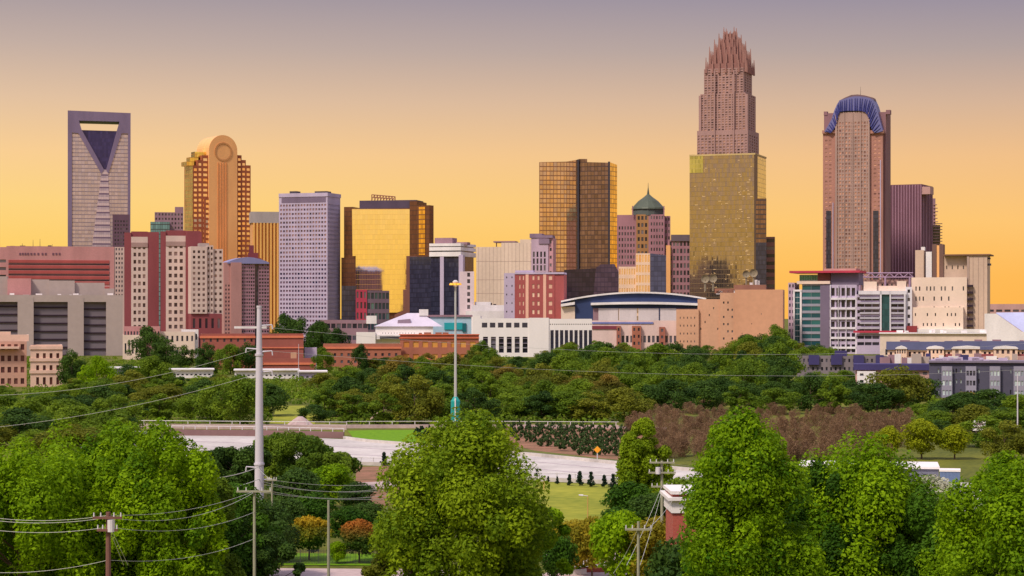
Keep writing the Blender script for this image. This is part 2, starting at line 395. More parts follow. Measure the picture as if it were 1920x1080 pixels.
rooftop(T, f, 10, 225, 555, 3, 9, 5, m_white, .6, 1.8); T.finish()

# ---- small beige hall behind trees
f = Fr(245, 1130); T = Thing('beige_hall', 'low beige hall with tall narrow windows beside the grey slatted block', 'building', f.base())
block(T, 'wall', m_cream, f, 230, 268, 628, dep=20, front=S(5, 1, .45, .6, .05, .05, .1, .2)); block(T, 'upper_wall', pk, f, 232, 300, 612, w0=12, dep=14, front=S(12, 2, .5, .4)); T.finish()

# ---- pink low office (near, left edge)
f = Fr(57, 700); T = Thing('low_office', 'pink low office block with three rows of tall brown windows at the left edge', 'building', f.base())
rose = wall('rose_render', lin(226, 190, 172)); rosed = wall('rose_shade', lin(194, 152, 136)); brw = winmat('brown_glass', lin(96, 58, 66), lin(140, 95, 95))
block(T, 'wall', rose, f, 57, 117, 647, dep=16, front=S(4, 3, .42, .62, .12, .04, 0, .14, .5), left=S(2, 3, .4, .6), wm=brw)
m = M(); bands(m, f, 55, 117.5, (652, 674.5, 697), 1.1, 0, .35); T.part('string_course', m, rose)
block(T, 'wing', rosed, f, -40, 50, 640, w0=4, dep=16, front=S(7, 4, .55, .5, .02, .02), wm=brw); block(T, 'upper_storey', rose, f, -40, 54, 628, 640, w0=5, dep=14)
m = M(); f.box(m, -40, 36, 650, 654, 1.5, 5); f.box(m, -40, 20, 622, 628, 6, 12); T.part('cornice', m, rose); T.finish()

# ---- brick and cream apartment towers
crm = wall('apartment_cream', lin(214, 190, 182)); db = wall('deep_red_brick', lin(144, 74, 80)); apw = winmat('apartment_glass', lin(58, 44, 60), lin(150, 130, 140), frac=.35)
for i, (a, pa, pb, b, top, lab) in enumerate([(233, 246, 277, 298, 435, 'red brick apartment tower with a cream window strip, left one of the twin towers'),
                                             (301, 311, 348, 375, 433, 'red brick apartment tower with a cream window strip, right one of the twin towers')]):
    f = Fr(a + 1, 1360); T = Thing('apartment_tower', lab, 'building', f.base(), 'twin brick apartment towers')
    block(T, 'wall', db, f, a, pa, top + 1, dep=26); block(T, 'wall', db, f, pb, b, top, w0=0, dep=26); block(T, 'wall', db, f, pa, pb, top - 1, w0=.9, dep=25)
    block(T, 'window_panel', crm, f, pa, pb, top + 9, w0=-.1, dep=.98, front=S(3, 14, .56, .52, .08, .08, .06, .06, .4), wm=apw)
    m = M(); bands(m, f, pa, pb, (top + 24,), 3, 0, .5); T.part('panel_band', m, wall('tan_panel', lin(170, 140, 135))); T.finish()
f = Fr(376, 1350, 8); T = Thing('apartment_tower', 'cream apartment block with a canted corner right of the twin brick towers', 'building', f.base())
block(T, 'back_wall', db, f, 349, 378, 434, w0=14, dep=20)
block(T, 'wall', crm, f, 358, 388, 462, 588, dep=20, front=S(3, 12, .5, .5, .05, .05, 0, .04), wm=apw)
block(T, 'wall', crm, f, 388, 400, 460, 588, w0=1.5, dep=18, front=S(2, 12, .55, .5), wm=apw)
block(T, 'wall', crm, f, 400, 418, 467, 590, w0=2.5, dep=16, front=S(2, 11, .5, .45), wm=apw)
block(T, 'brick_base', db, f, 358, 416, 588, w0=1, dep=20, front=S(5, 2, .4, .5), wm=apw); m = M(); f.box(m, 374, 392, 456, 462, 3, 12); T.part('rooftop_unit', m, m_grey); T.finish()
# hotel behind with teal roof storey
f = Fr(315, 1700); T = Thing('hotel_block', 'mauve block with a blue green glass penthouse behind the twin brick towers', 'building', f.base())
block(T, 'wall', m_mauve, f, 290, 344, 398, dep=25, front=S(9, None, .5, .5)); block(T, 'stair_tower', m_mauve, f, 328, 344, 388, 398.2, w0=2, dep=12)
block(T, 'glass_penthouse', glass('sea_glass', lin(120, 160, 160), 2, 4, metal=.3, rough=.3), f, 282, 318, 416, w0=-6, dep=5.8); T.finish()

# ---- gold arch-topped tower
f = Fr(362, 2000, 22); T = Thing('office_tower', 'gold and brown office tower with a round arched top', 'skyscraper', f.base())
gold = wall('gold_stone', lin(250, 184, 120), .5, .1); gw = glass('gold_glass', lin(255, 225, 130), 2.6, 4, lin(190, 130, 60), lw=.05, lh=.12, metal=.95, rough=.12)
gg = winmat('gold_pane', lin(255, 205, 140), lin(255, 235, 200), .1, .8, .85); gb = wall('brown_grid', lin(166, 92, 62)); bot = 600
def gridwall(a, b, top, w0, dep, bt=None, nu=None): block(T, 'wall', gb, f, a, b, top, bt, w0=w0, dep=dep, front=S(nu or max(1, round((b - a) / 8.2)), None, .68, .52, .02, .02, 0, .01, .3, 5.0), wm=gg)
gl = M(); A = f.rect(f.u(362), f.u(392), 0, 0)
sdep = f.dep(f.u(362), 345.5)
u0 = f.u(362); u1 = f.u(470)
def gfacet(u, z1, w0, w1):
    a_, b_ = f.p(u, w1), f.p(u, w0); gl.poly([(a_[0], a_[1], 0), (b_[0], b_[1], 0), (b_[0], b_[1], z1), (a_[0], a_[1], z1)])
gridwall(362, 371, 310, 0, sdep); gridwall(371, 379, 300, 0, sdep); gridwall(379, 391, 291, 0, sdep)
gridwall(445, 453, 291, 0, sdep); gridwall(453, 461, 300, 0, sdep); gridwall(461, 470, 310, 0, sdep)
gridwall(384, 396, 370, -1.2, 1.1); gridwall(433, 446, 370, -1.2, 1.1)
gfacet(u0 - .3, f.z(310), 0, sdep * .92); T.part('glass_side', gl, gw)
m = M(); f.box(m, 350, 364, 303, 311, 3, sdep - 6); f.box(m, 356, 372, 295, 303, 5, sdep - 9); f.box(m, 365, 392, 285, 295, 5, sdep - 9); T.part('gold_setback', m, gw)
# the barrel-vaulted shaft
sh = M(); ua, ub = f.u(390.5), f.u(443.5); uc = (ua + ub) / 2; rad = (ub - ua) / 2; zc = f.z(282, 417)
pts = [(ua, 0), (ub, 0)] + [(uc + rad * math.cos(t), zc + rad * math.sin(t)) for t in [math.pi * k / 20 for k in range(21)]]
for w0, w1 in ((-2, 30),):
    fr_ = [(*f.p(u, w0), z) for u, z in pts]; bk = [(*f.p(u, w1), z) for u, z in pts]; sh.poly(fr_, [(u, z) for u, z in pts]); sh.poly(bk[::-1])
    for i in range(len(pts)):
        j = (i + 1) % len(pts); sh.poly([fr_[j], fr_[i], bk[i], bk[j]])
T.part('arched_shaft', sh, gold)
ringm = M(); q = []
for k in range(32):
    t0, t1 = 2 * math.pi * k / 32, 2 * math.pi * (k + 1) / 32; r0, r1 = rad * .52, rad * .62
    P = lambda r, t, w: (*f.p(uc + r * math.cos(t), w), zc - 1.5 + r * math.sin(t))
    ringm.poly([P(r0, t0, -2.5), P(r1, t0, -2.5), P(r1, t1, -2.5), P(r0, t1, -2.5)]); ringm.poly([P(r1, t0, -2.5), P(r1, t0, -2), P(r1, t1, -2), P(r1, t1, -2.5)])
T.part('round_emblem', ringm, wall('bronze_ring', lin(206, 146, 92)))
m = M(); piers(m, f, 409, 424, 4, 1.0, 305, None, -2, .5); T.part('shaft_fins', m, wall('gold_fin', lin(226, 150, 92), .5)); T.finish(cap=100)

# ---- beige stepped tower
f = Fr(496, 1950, 3); T = Thing('office_tower', 'plain beige tower with golden vertical ribs behind the lavender gridded tower', 'skyscraper', f.base())
bg_ = wall('beige_rib_wall', lin(224, 170, 118)); cap = wall('slate_cap', lin(170, 160, 160))
block(T, 'wall', bg_, f, 472, 528, 404, dep=35); block(T, 'cap', cap, f, 470, 530, 397, 418, w0=-1, dep=33)
m = M(); piers(m, f, 476, 527, 9, 1.6, 418, None, 0, 1.2); T.part('ribs', m, wall('rib_gold', lin(235, 180, 100), .5))
m = M(); piers(m, f, 479, 524, 8, 1.6, 420, None, 0, .15); T.part('window_strips', m, winmat('amber_glass', lin(200, 130, 60), lin(230, 180, 90))); T.finish()

# ---- pink tower with barrel roof
f = Fr(452, 1560, 14); T = Thing('office_tower', 'pink tower with a blue barrel roof below the gold arch-topped tower', 'building', f.base())
pw = wall('salmon_wall', lin(188, 140, 136)); 
block(T, 'wall', pw, f, 420, 433, 492, dep=24, front=S(2, 16, .5, .5, .08, .08, 0, .25)); block(T, 'wall', pw, f, 433, 453, 492, w0=-1.5, dep=24)
block(T, 'glass_bay', wall('bay_frame', lin(165, 125, 140)), f, 453, 478, 492, w0=0, dep=22, front=S(6, 24, .7, .55)); block(T, 'corner_shaft', MATS['dark_navy_glass'], f, 478, 485, 492, w0=1, dep=20)
block(T, 'glass_bay', wall('bay_frame', lin(165, 125, 140)), f, 485, 505, 494, w0=.5, dep=20, front=S(4, 24, .7, .55))
m = M(); ua, ub = f.u(426), f.u(504); zb = f.z(493); n = 14
ar = [(ua + (ub - ua) * k / n, zb + 4.5 * math.sin(math.pi * (k + .6) / (n + 1.2))) for k in range(n + 1)]
pp = [(ua, zb - .5)] + ar + [(ub, zb - .5)]
fr_ = [(*f.p(u, -1), z) for u, z in pp]; bk = [(*f.p(u, 20), z) for u, z in pp]; m.poly(fr_[::-1]); m.poly(bk)
for i in range(len(pp)): j = (i + 1) % len(pp); m.poly([fr_[i], fr_[j], bk[j], bk[i]])
T.part('barrel_roof', m, wall('slate_blue_roof', lin(140, 140, 185), .45)); T.finish()
f = Fr(472, 1800, 0); T = Thing('stepped_block', 'small maroon stepped block top between the pink and beige towers', 'building', f.base())
mar = wall('maroon', lin(130, 62, 74))
for a, b, t in ((462, 490, 484), (465, 484, 474), (467, 476, 460)): block(T, 'wall', mar, f, a, b, t, w0=(490 - t) * .1, dep=12)
T.finish()

# ---- lavender gridded tower
f = Fr(614, 1700, -24); T = Thing('office_tower', 'lavender white office tower with a fine square window grid', 'skyscraper', f.base())
lw = winmat('lavender_glass', lin(58, 56, 96), lin(176, 146, 166), .1, .6, .5)
block(T, 'wall', m_lav, f, 523, 614, 367, side=638, front=S(16, 33, .64, .5, .015, .015, .0, .05, .5), right=S(12, 33, .5, .5, .03, .03, 0, .05, .5), wm=lw)
m = M(); f.box(m, 522.5, 614.5, 362, 369, -.5, f.dep(f.u(614), 638) + .5); T.part('cornice', m, m_lav)
m = M(); f.box(m, 543, 556, 358.5, 362.2, 8, 16); f.box(m, 590, 612, 358.5, 362.2, 8, 18); T.part('rooftop_unit', m, m_dark)
m = M(); bands(m, f, 528, 611, (375,), 4.5, 0, .12); T.part('louvre_band', m, wall('louvre', lin(120, 104, 128))); T.finish()

# ---- gold mirror block
f = Fr(768, 1700, -16); T = Thing('office_block', 'bronze office block with one huge flat gold mirror front', 'skyscraper', f.base())
mir = glass('gold_mirror', lin(250, 235, 214), 2.2, 4.2, lin(220, 165, 90), lw=.03, lh=.04, metal=1, rough=.05, var=.04, wob=.004)
brz = glass('bronze_glass', lin(120, 80, 62), 1.8, 4, lin(80, 50, 44), metal=.5, rough=.2, var=.15); mh = wall('penthouse', lin(84, 70, 90))
block(T, 'wall', brz, f, 645, 662, 388, w0=6, dep=22); block(T, 'wall', brz, f, 768, 782, 377, w0=.2, dep=30)
block(T, 'wall', brz, f, 660, 770, 391, w0=1.5, dep=28); block(T, 'wall', brz, f, 640, 666, 483, w0=3, dep=22)
m = M(); xzp(m, f, [(660, 392), (768, 392), (768, 480), (762, 480), (762, 543), (756, 543), (756, 582), (745, 586), (726, 586), (726, 640), (667, 640), (667, 480), (661, 480)], 0, 1.4); T.part('mirror_front', m, mir)
m = M(); f.box(m, 674, 780, 375.5, 392, 3, 26); T.part('penthouse', m, mh)
m = M(); u0, u1 = f.u(697, 6), f.u(741, 6); zz = f.z(376, 715, 6); zt = f.z(365, 700, 6)
for k in range(9):
    u = u0 + (u1 - u0) * k / 8; m.tube((*f.p(u, 6), zz), (*f.p(u, 6), zt - k * .25), .35, .35, 5); 
    if k < 8: m.tube((*f.p(u, 6), zz), (*f.p(u + (u1 - u0) / 8, 6), zt - k * .25), .25, .25, 5)
for z in (zt, zt - 2): m.tube((*f.p(u0, 6), z), (*f.p(u1, 6), z - 2), .4, .4, 5)
T.part('roof_lattice', m, wall('rust', lin(150, 90, 80)))
m = M(); 
xzp(m, f, [(768, 480), (782, 480), (782, 640), (740, 640), (740, 590), (756, 582), (756, 543), (762, 543), (762, 480)], -.3, 1.3); T.part('stepped_side', m, wall('stepped_bronze', lin(126, 84, 76), .4))
T.finish()
f = Fr(800, 1690, -30); T = Thing('office_tower', 'bronze and dark blue glass tower against the right flank of the gold mirror block', 'skyscraper', f.base())
block(T, 'wall', brz, f, 782, 805, 385, w0=0, side=813, roof=None); m = M(); f.box(m, 785, 797, 388, 478, -.4, 0); T.part('gold_strip', m, glass('gold_strip_glass', lin(230, 180, 90), 2, 4, lin(140, 90, 50), lh=.25, metal=.9))
m = M(); f.box(m, 768, 826, 481, None, -4, -.6); T.part('podium', m, g_dark); T.finish()
f = Fr(652, 1500); T = Thing('office_block', 'dark glass podium block between the lavender tower and the gold mirror', 'building', f.base())
block(T, 'wall', g_dark, f, 640, 668, 536, dep=25, roof=None); T.finish()
f = Fr(695, 1350); T = Thing('apartment_block', 'small red and teal glass block in front of the gold mirror', 'building', f.base())
block(T, 'wall', wall('coral_red', lin(176, 62, 84)), f, 667, 688, 543, dep=18, front=S(3, 6, .5, .6)); block(T, 'glass_wall', wall('teal_frame', lin(110, 90, 105)), f, 688, 730, 545, w0=.5, dep=18, front=S(6, 6, .75, .6), wm=winmat('teal_pane', lin(40, 60, 76), lin(110, 150, 150)))
T.finish()
f = Fr(640, 1250); T = Thing('parking_structure', 'low mauve parking structure right of the lavender tower base', 'building', f.base())
block(T, 'wall', m_mauve, f, 600, 690, 600, dep=20, front=S(9, 3, .8, .4), wm=MATS['dark_glass']); 
block(T, 'billboard_block', m_white, f, 687, 706, 592, 607, w0=-4, dep=3.9); T.finish()

# ---- dark tower with white bands
f = Fr(860, 1600, -18); T = Thing('office_tower', 'dark glass tower with white double bands around its top and white piers', 'building', f.base())
sd_ = f.dep(f.u(862), 889); uu0, uu1 = f.u(808), f.u(862)
block(T, 'glass_wall', g_dark, f, 808, 862, 462, side=888)
m = M()
for r, h in ((459, 2.2), (466.5, 2.8), (476.5, 3.6)): z = f.z(r, 840); m.prism(f.rect(uu0 - 1, uu1 + 1.2, -1.2, sd_ + 1), z - h / 2, z + h / 2)
T.part('white_band', m, m_white)
m = M(); f.box(m, 825, 832, 478, None, -1, 1); f.box(m, 860, 868, 478, None, -1.6, 3); T.part('pier', m, m_lav)
block(T, 'penthouse', m_mauve, f, 815, 848, 446, 459, w0=6, dep=12); block(T, 'penthouse', m_mauve, f, 855, 876, 454, 459, w0=8, dep=8); T.finish()
f = Fr(868, 1480); T = Thing('white_annex', 'pale pink slab with a dark window strip right of the banded dark tower', 'building', f.base())
pl = wall('pale_pink', lin(226, 206, 212)); block(T, 'wall', pl, f, 862, 889, 509, dep=16, front=S(1, 12, 1, .62, .52, .28), left=None); T.finish()

# ---- blank cream hotel
f = Fr(1000, 1600, -8); T = Thing('hotel_slab', 'blank cream hotel slab with a narrow windowed end', 'building', f.base())
ck = wall('cream_panel', lin(222, 200, 182), scale=.05)
block(T, 'wall', ck, f, 893, 940, 463, dep=24); block(T, 'wall', ck, f, 940, 975, 455, dep=24); block(T, 'wall', ck, f, 975, 996, 449, dep=24)
m = M(); 
for x in range(897, 996, 7): piers(m, f, x, x, 1, .22, 464 if x < 940 else 456, None, 0, .06)
bands(m, f, 893, 996, (490, 524.5, 550), .3, 0, .06); T.part('panel_joints', m, wall('joint', lin(176, 152, 142)))
m = M(); f.box(m, 925, 966, 452, 454.5, 2, 18)
for x in (930, 940, 950, 960): f.box(m, x, x + 1.5, 454, 463, 5, 6)
T.part('roof_canopy', m, m_mauve)
block(T, 'end_tower', wall('end_lav', lin(190, 165, 185)), f, 996, 1028, 446, w0=-1, dep=20, front=S(4, 14, .5, .8, .05, .1, 0, .12)); block(T, 'end_tower', wall('end_pink', lin(200, 150, 160)), f, 1028, 1037, 446, w0=0, dep=18, front=S(1, 14, .4, .4))
m = M(); f.box(m, 993, 1016, 438, 446, -1.6, 15); f.box(m, 1016, 1036, 441, 446, -1.6, 15); f.box(m, 1010, 1030, 448, 457, -1.8, 0); T.part('crown', m, wall('crown_mauve', lin(140, 118, 140)))
for (a, b, r) in ((905, 922, 568), (893, 903, 566), (925, 930, 570)):
    m = M(); f.box(m, a, b, r, r + 6, -.4, 1); T.part('service_door', m, MATS['slot_dark'])
T.finish()
f = Fr(940, 1470); T = Thing('service_block', 'white stepped service block below the blank cream hotel', 'building', f.base())
for a, b, t, w0 in ((873, 965, 583, 0), (884, 958, 572, 8), (890, 920, 566, 12)): block(T, 'wall', m_white, f, a, b, t, w0=w0, dep=16, front=S(8, 1, .3, .3))
T.finish()

# ---- red brick hotel
f = Fr(1055, 1420, -6); T = Thing('brick_hotel', 'red brick hotel block with two pale stripes and rows of paired windows', 'building', f.base())
wl = winmat('blind_pane', lin(210, 160, 140), lin(240, 205, 180), .4, .9, 0.)
block(T, 'wall', m_lav, f, 945, 965, 512, dep=20, front=S(2, 9, .2, .2)); block(T, 'brick_wall', m_brick, f, 965, 985.5, 513, dep=20, front=S(2, 9, .34, .5, .3, .05), wm=wl)
block(T, 'brick_wall', m_brick, f, 991, 1018.5, 513, dep=20, front=S(2, 9, .42, .5, .15, .15), wm=wl); block(T, 'brick_wall', m_brick, f, 1024, 1040, 513, dep=20, front=S(1, 9, .42, .5), wm=wl); block(T, 'brick_wall', m_brick, f, 1040, 1057, 515, w0=.4, dep=20)
m = M(); f.box(m, 985.5, 991, 511, None, -.3, 20); f.box(m, 1018.5, 1024, 511, None, -.3, 20); T.part('pale_stripe', m, wall('peach', lin(226, 178, 158)))
m = M(); f.box(m, 965, 1057, 510.5, 514, -.5, 20.5); T.part('parapet', m, m_lav); block(T, 'penthouse', m_lav, f, 966, 1000, 507, 513, w0=6, dep=8); T.finish()

# ---- broad gridded tower, lit left and shaded right painted into its glass colours
f = Fr(1085, 1950, 0); T = Thing('office_tower', 'broad glass tower, grid coloured as lit gold on the left half and shaded on the right', 'skyscraper', f.base())
gA = glass('lit_gold_grid_glass', lin(224, 196, 160), 3.4, 4.4, lin(134, 92, 68), lw=.15, lh=.22, metal=.85, rough=.15, var=.14, wob=.045)
gB = glass('shaded_grid_glass', lin(140, 110, 92), 3.4, 4.4, lin(82, 60, 56), lw=.15, lh=.22, metal=.6, rough=.2, var=.25, wob=.05, seed=3); gC = glass('yellow_glass', lin(235, 200, 110), 4, 4.4, lin(190, 150, 80), lh=.15, metal=.9)
P = [f.p(f.u(1011), 0 + 0)]
xy = lambda px, w_: f.p(f.u(px, w_), w_)
def face(T, name, a, wa, b, wb, ta, tb, mat, w1=30):
    A, B_ = xy(a, wa), xy(b, wb); m = M(); za, zb = ZY(ta, A[1]), ZY(tb, B_[1]); L_ = (Vector(B_) - Vector(A)).length
    m.poly([(A[0], A[1], 0), (B_[0], B_[1], 0), (B_[0], B_[1], zb), (A[0], A[1], za)], [(0, 0), (L_, 0), (L_, zb), (0, za)]); 
    Cb, Db = xy(b, w1), xy(a, w1)
    m.poly([(B_[0], B_[1], 0), (Cb[0], Cb[1], 0), (Cb[0], Cb[1], zb), (B_[0], B_[1], zb)]); m.poly([(Cb[0], Cb[1], 0), (Db[0], Db[1], 0), (Db[0], Db[1], za), (Cb[0], Cb[1], zb)])
    m.poly([(Db[0], Db[1], 0), (A[0], A[1], 0), (A[0], A[1], za), (Db[0], Db[1], za)]); m.poly([(A[0], A[1], za), (B_[0], B_[1], zb), (Cb[0], Cb[1], zb), (Db[0], Db[1], za)])
    T.part(name, m, mat)
face(T, 'gold_glass_wall', 1011, 0, 1062, 3, 304, 303, gA, 36); face(T, 'gold_glass_wall', 1062, 3, 1085, 9, 303, 299, gA, 36)
face(T, 'dark_glass_wall', 1085, 9, 1101, 4, 298, 298, gB, 36); face(T, 'dark_glass_wall', 1101, 4, 1143, 0, 304, 305, gB, 36); face(T, 'side_glass_wall', 1143, 0, 1157, 14, 304, 309, gC, 36)
m = M(); p_ = xy(1084, 8); m.prism([(p_[0] - .8, p_[1] - 1), (p_[0] + .8, p_[1] - 1), (p_[0] + .8, p_[1] + 1), (p_[0] - .8, p_[1] + 1)], 0, ZY(299, p_[1])); p_ = xy(1142, -.2)
m.prism([(p_[0] - 1, p_[1] - .6), (p_[0] + 1, p_[1] - .6), (p_[0] + 1, p_[1] + 1), (p_[0] - 1, p_[1] + 1)], 0, ZY(303, p_[1])); T.part('corner_rib', m, m_dark); T.finish()
f = Fr(1110, 1700, 0); T = Thing('office_podium', 'dark navy glass podium with a slanted end below the broad gridded tower', 'building', f.base())
m = M(); xzp(m, f, [(1058, 506), (1117, 503), (1106, 640), (1058, 640)], 0, 20); T.part('glass_wall', m, glass('night_glass', lin(60, 52, 70), 3, 4, lin(30, 30, 45), metal=.4, rough=.15))
m = M(); xzp(m, f, [(1117, 503), (1126, 496), (1152, 495), (1161, 512), (1161, 640), (1106, 640)], -1, 18); T.part('slanted_wall', m, glass('plum_glass', lin(92, 76, 96), 3, 4, lin(56, 46, 66), metal=.4, rough=.25)); T.finish()

# ---- domed tower
f = Fr(1192, 1900, 0); T = Thing('office_tower', 'mauve tower with a green pyramid dome and a thin spire', 'skyscraper', f.base())
mv = wall('mauve_pink', lin(165, 120, 130)); 
block(T, 'wall', mv, f, 1157, 1193, 403, dep=28, front=S(6, 20, .5, .55, .05, .05, 0, .08)); block(T, 'wall', wall('olive_gold', lin(170, 125, 80)), f, 1193, 1216, 402, w0=-2, dep=28, front=S(3, 18, .6, .55, .05, .05))
block(T, 'wall', mv, f, 1216, 1246, 402, w0=-2, dep=28, front=S(5, 20, .5, .5, .1, .05)); block(T, 'wall', mv, f, 1246, 1257, 405, w0=2, dep=24, front=S(2, 20, .5, .5))
m = M(); cu = f.u(1215.5); n = 16
drum = [f.p(cu + 14.5 * math.cos(2 * math.pi * k / n), 12 + 14.5 * math.sin(2 * math.pi * k / n)) for k in range(n)]; m.prism(drum, f.z(404), f.z(391)); T.part('drum', m, wall('drum_green', lin(92, 98, 96)))
m = M(); prof = [(15.8, 391.5), (15.2, 388.5), (9.5, 376), (4, 368), (1.2, 363), (.3, 350), (.12, 341)]
for (r0, y0), (r1, y1) in zip(prof[:-1], prof[1:]):
    for k in range(n):
        t0, t1 = 2 * math.pi * k / n, 2 * math.pi * (k + 1) / n; Q = lambda r, t, y: (*f.p(cu + r * math.cos(t), 12 + r * math.sin(t)), f.z(y))
        m.poly([Q(r0, t0, y0), Q(r0, t1, y0), Q(r1, t1, y1), Q(r1, t0, y1)])
T.part('dome', m, wall('copper_green', lin(84, 92, 80), .5))
for x in (1186, 1245):
    m = M(); f.box(m, x - 1, x + 1, 386, 404, -3, -2); T.part('corner_post', m, mv)
T.finish()
f = Fr(1218, 1650, 0); T = Thing('office_block', 'lower block half pale panels and half dark glass under the domed tower', 'building', f.base())
pnl = wall('peach_panel', lin(240, 205, 178)); mirp = winmat('peach_pane', lin(240, 190, 140), lin(255, 225, 190), .15, .8, .7)
block(T, 'wall', pnl, f, 1160, 1192, 500, dep=20, front=S(7, 8, .6, .6), wm=mirp); block(T, 'wall', pnl, f, 1192, 1219, 475, w0=-1, dep=21, front=S(5, 9, .72, .72), wm=mirp)
m = M(); xzp(m, f, [(1219, 475), (1249, 479), (1249, 640), (1219, 640)], -1.2, 20); T.part('dark_glass_wall', m, glass('slate_glass', lin(86, 88, 116), 3, 4, lin(62, 62, 84), metal=.3, rough=.3)); T.finish()
f = Fr(1270, 1850, 0); T = Thing('office_tower', 'small mauve tower with a flat dark cap left of the olive glass tower', 'building', f.base())
block(T, 'wall', mv, f, 1252, 1296, 450, dep=25, front=S(6, 14, .6, .62, .05, .05)); m = M(); f.box(m, 1258, 1296, 440, 452, -1, 20); T.part('cap', m, wall('cap_grey', lin(110, 96, 104)))
m = M(); f.box(m, 1249, 1257, 460, None, -3, 10); T.part('corner_strip', m, gold); T.finish()

# ---- crowned tallest tower
f = Fr(1396, 1880, -14); T = Thing('skyscraper', 'tallest tower, pink granite with set-backs and a spiky stone crown', 'skyscraper', f.base())
pg = wall('rosy_granite', lin(168, 134, 130), var=.14); sw = winmat('crown_glass', lin(66, 54, 68), lin(214, 172, 160), .2, .6, .4)
def tier(a, c, b, top, bt, w0, nu, nr, nv, marg=.0):
    block(T, 'wall', pg, f, a, c, top, bt, w0=w0, side=b, front=S(nu, nv, .62, .55, marg, marg, 0, .02, .5), right=S(nr, nv, .5, .55, .1, .1, 0, .02, .5), wm=sw)
tier(1307, 1402, 1423, 244, None, 0, 14, 4, 72); tier(1313, 1398, 1417, 175, 245, 1.4, 13, 4, 15); tier(1320, 1394, 1410, 128, 176, 2.8, 11, 3, 10)
m = M(); piers(m, f, 1313, 1400, 2, 2.4, 178, 290, 1.4, 1.0); piers(m, f, 1340, 1376, 2, 1.2, 132, 290, 0, .8); T.part('shaft_ribs', m, pg)
# crown: stacked rings of spires
crown = wall('crown_rose', lin(146, 104, 98)); cx = f.u(1365.5, 12); m = M()
for r, yb_, yt in ((17, 134, 116), (14.2, 118, 99), (10, 101, 84), (6.6, 86, 69), (3.8, 71, 57)): m.prism(f.rect(cx - r, cx + r, 19 - r * .9, 19 + r * .9), f.z(yb_), f.z(yt))
T.part('crown_body', m, crown)
for r, yb_, yt, k in ((18.8, 134, 108, 6), (16, 116, 87, 6), (12.2, 100, 73, 5), (8.7, 86, 61, 4), (4.9, 74, 49, 3)):
    seen = set()
    for i in range(k + 1):
        q_ = -r + 2 * r * i / k
        for (uu, ww_) in ((q_, -r * .9), (q_, r * .9), (-r, q_ * .9), (r, q_ * .9)):
            if (round(uu, 2), round(ww_, 2)) in seen: continue
            seen.add((round(uu, 2), round(ww_, 2))); s_ = M()
            hh = yt + (0 if abs(abs(q_) - r) < .1 else 7); c0 = f.p(cx + uu, 19 + ww_); zm = f.z((yb_ + hh) / 2); s_.tube((*c0, f.z(yb_)), (*c0, zm), 1.2, 1.0, 4, False); s_.tube((*c0, zm), (*c0, f.z(hh - 4)), 1.0, .35, 4); T.part('spire', s_, wall('spire_rose', lin(160, 118, 110)))
T.finish()

# ---- olive gold glass box in front
f = Fr(1415, 1750, -12); T = Thing('office_tower', 'plain olive and gold mirrored glass box in front of the crowned tower', 'skyscraper', f.base())
ol = glass('olive_mirror', lin(172, 158, 148), 1.5, 4.0, lin(134, 112, 84), lw=.08, lh=.1, metal=.95, rough=.12, var=.07, wob=.035)
sd_ = f.dep(f.u(1415), 1436)
block(T, 'glass_wall', ol, f, 1293, 1415, 290, side=1436)
m = M(); f.box(m, 1414, 1419, 289, None, -.3, 3); T.part('corner_strip', m, wall('corner_dark', lin(96, 76, 60), .4))
m = M(); u_ = f.u(1415) + .25; a_, b_ = f.p(u_, 4), f.p(u_, sd_ - .5); m.poly([(a_[0], a_[1], 0), (b_[0], b_[1], 0), (b_[0], b_[1], f.z(292)), (a_[0], a_[1], f.z(292))]); T.part('side_glass', m, glass('lime_mirror', lin(205, 198, 130), 1.5, 4, lin(190, 170, 90), metal=.95, rough=.15))
m = M(); f.box(m, 1293, 1318, 292, 324, -.25, .2); T.part('corner_glass', m, glass('bright_olive', lin(200, 200, 130), 1.5, 4, lin(190, 170, 90), metal=.95, rough=.15))
m = M(); f.box(m, 1292.5, 1416, 288.5, 291.5, -.6, sd_ + .3); T.part('parapet', m, wall('parapet_tan', lin(200, 175, 120)))
W = []; r_ = random.Random(5); m = M()
for k in range(150):
    x = r_.uniform(1296, 1410) if r_.random() < .5 else r_.choice((1320, 1339, 1386, 1400)) + r_.uniform(-2, 2); y = 300 + 250 * r_.random() ** .8; f.box(m, x, x + r_.choice((1, 1.4, 3, 5)), y, y + .9, -.12, .05)
T.part('painted_glints', m, plain('glint_cream', lin(240, 205, 150), .5), kind=None)  # cream flecks painted for the glints sparkling on the glass
T.finish()
f = Fr(1427, 1690, 0); T = Thing('office_tower', 'narrow dark slab added for the reflection on the right flank of the olive glass box', 'building', f.base())
block(T, 'wall', glass('flank_reflection', lin(130, 100, 80), 2, 4, lin(70, 60, 66), lh=.3, metal=.5), f, 1417, 1437, 372, w0=0, dep=14, roof=None); m = M(); f.box(m, 1417, 1437, 455, None, -.4, 0); T.part('lower_reflection', m, g_dark); T.finish()  # separate slab added for the dark reflection low on the box flank
f = Fr(1445, 1800, 0); T = Thing('office_tower', 'thin banded brown tower right of the olive glass box', 'building', f.base())
block(T, 'wall', wall('brown_band', lin(150, 105, 96)), f, 1430, 1453, 444, dep=15, front=S(1, 14, 1, .45)); T.finish()

# ---- tall blue-arched tower
f = Fr(1655, 1780, -10); T = Thing('skyscraper', 'pink tower with a scalloped blue arch roof and flaring corner wings', 'skyscraper', f.base())
rg = wall('rose_wall', lin(174, 126, 114)); rp = wall('rose_pale', lin(168, 140, 132)); rw = winmat('rose_glass', lin(130, 96, 100), lin(225, 175, 160), .2, .6, .4)
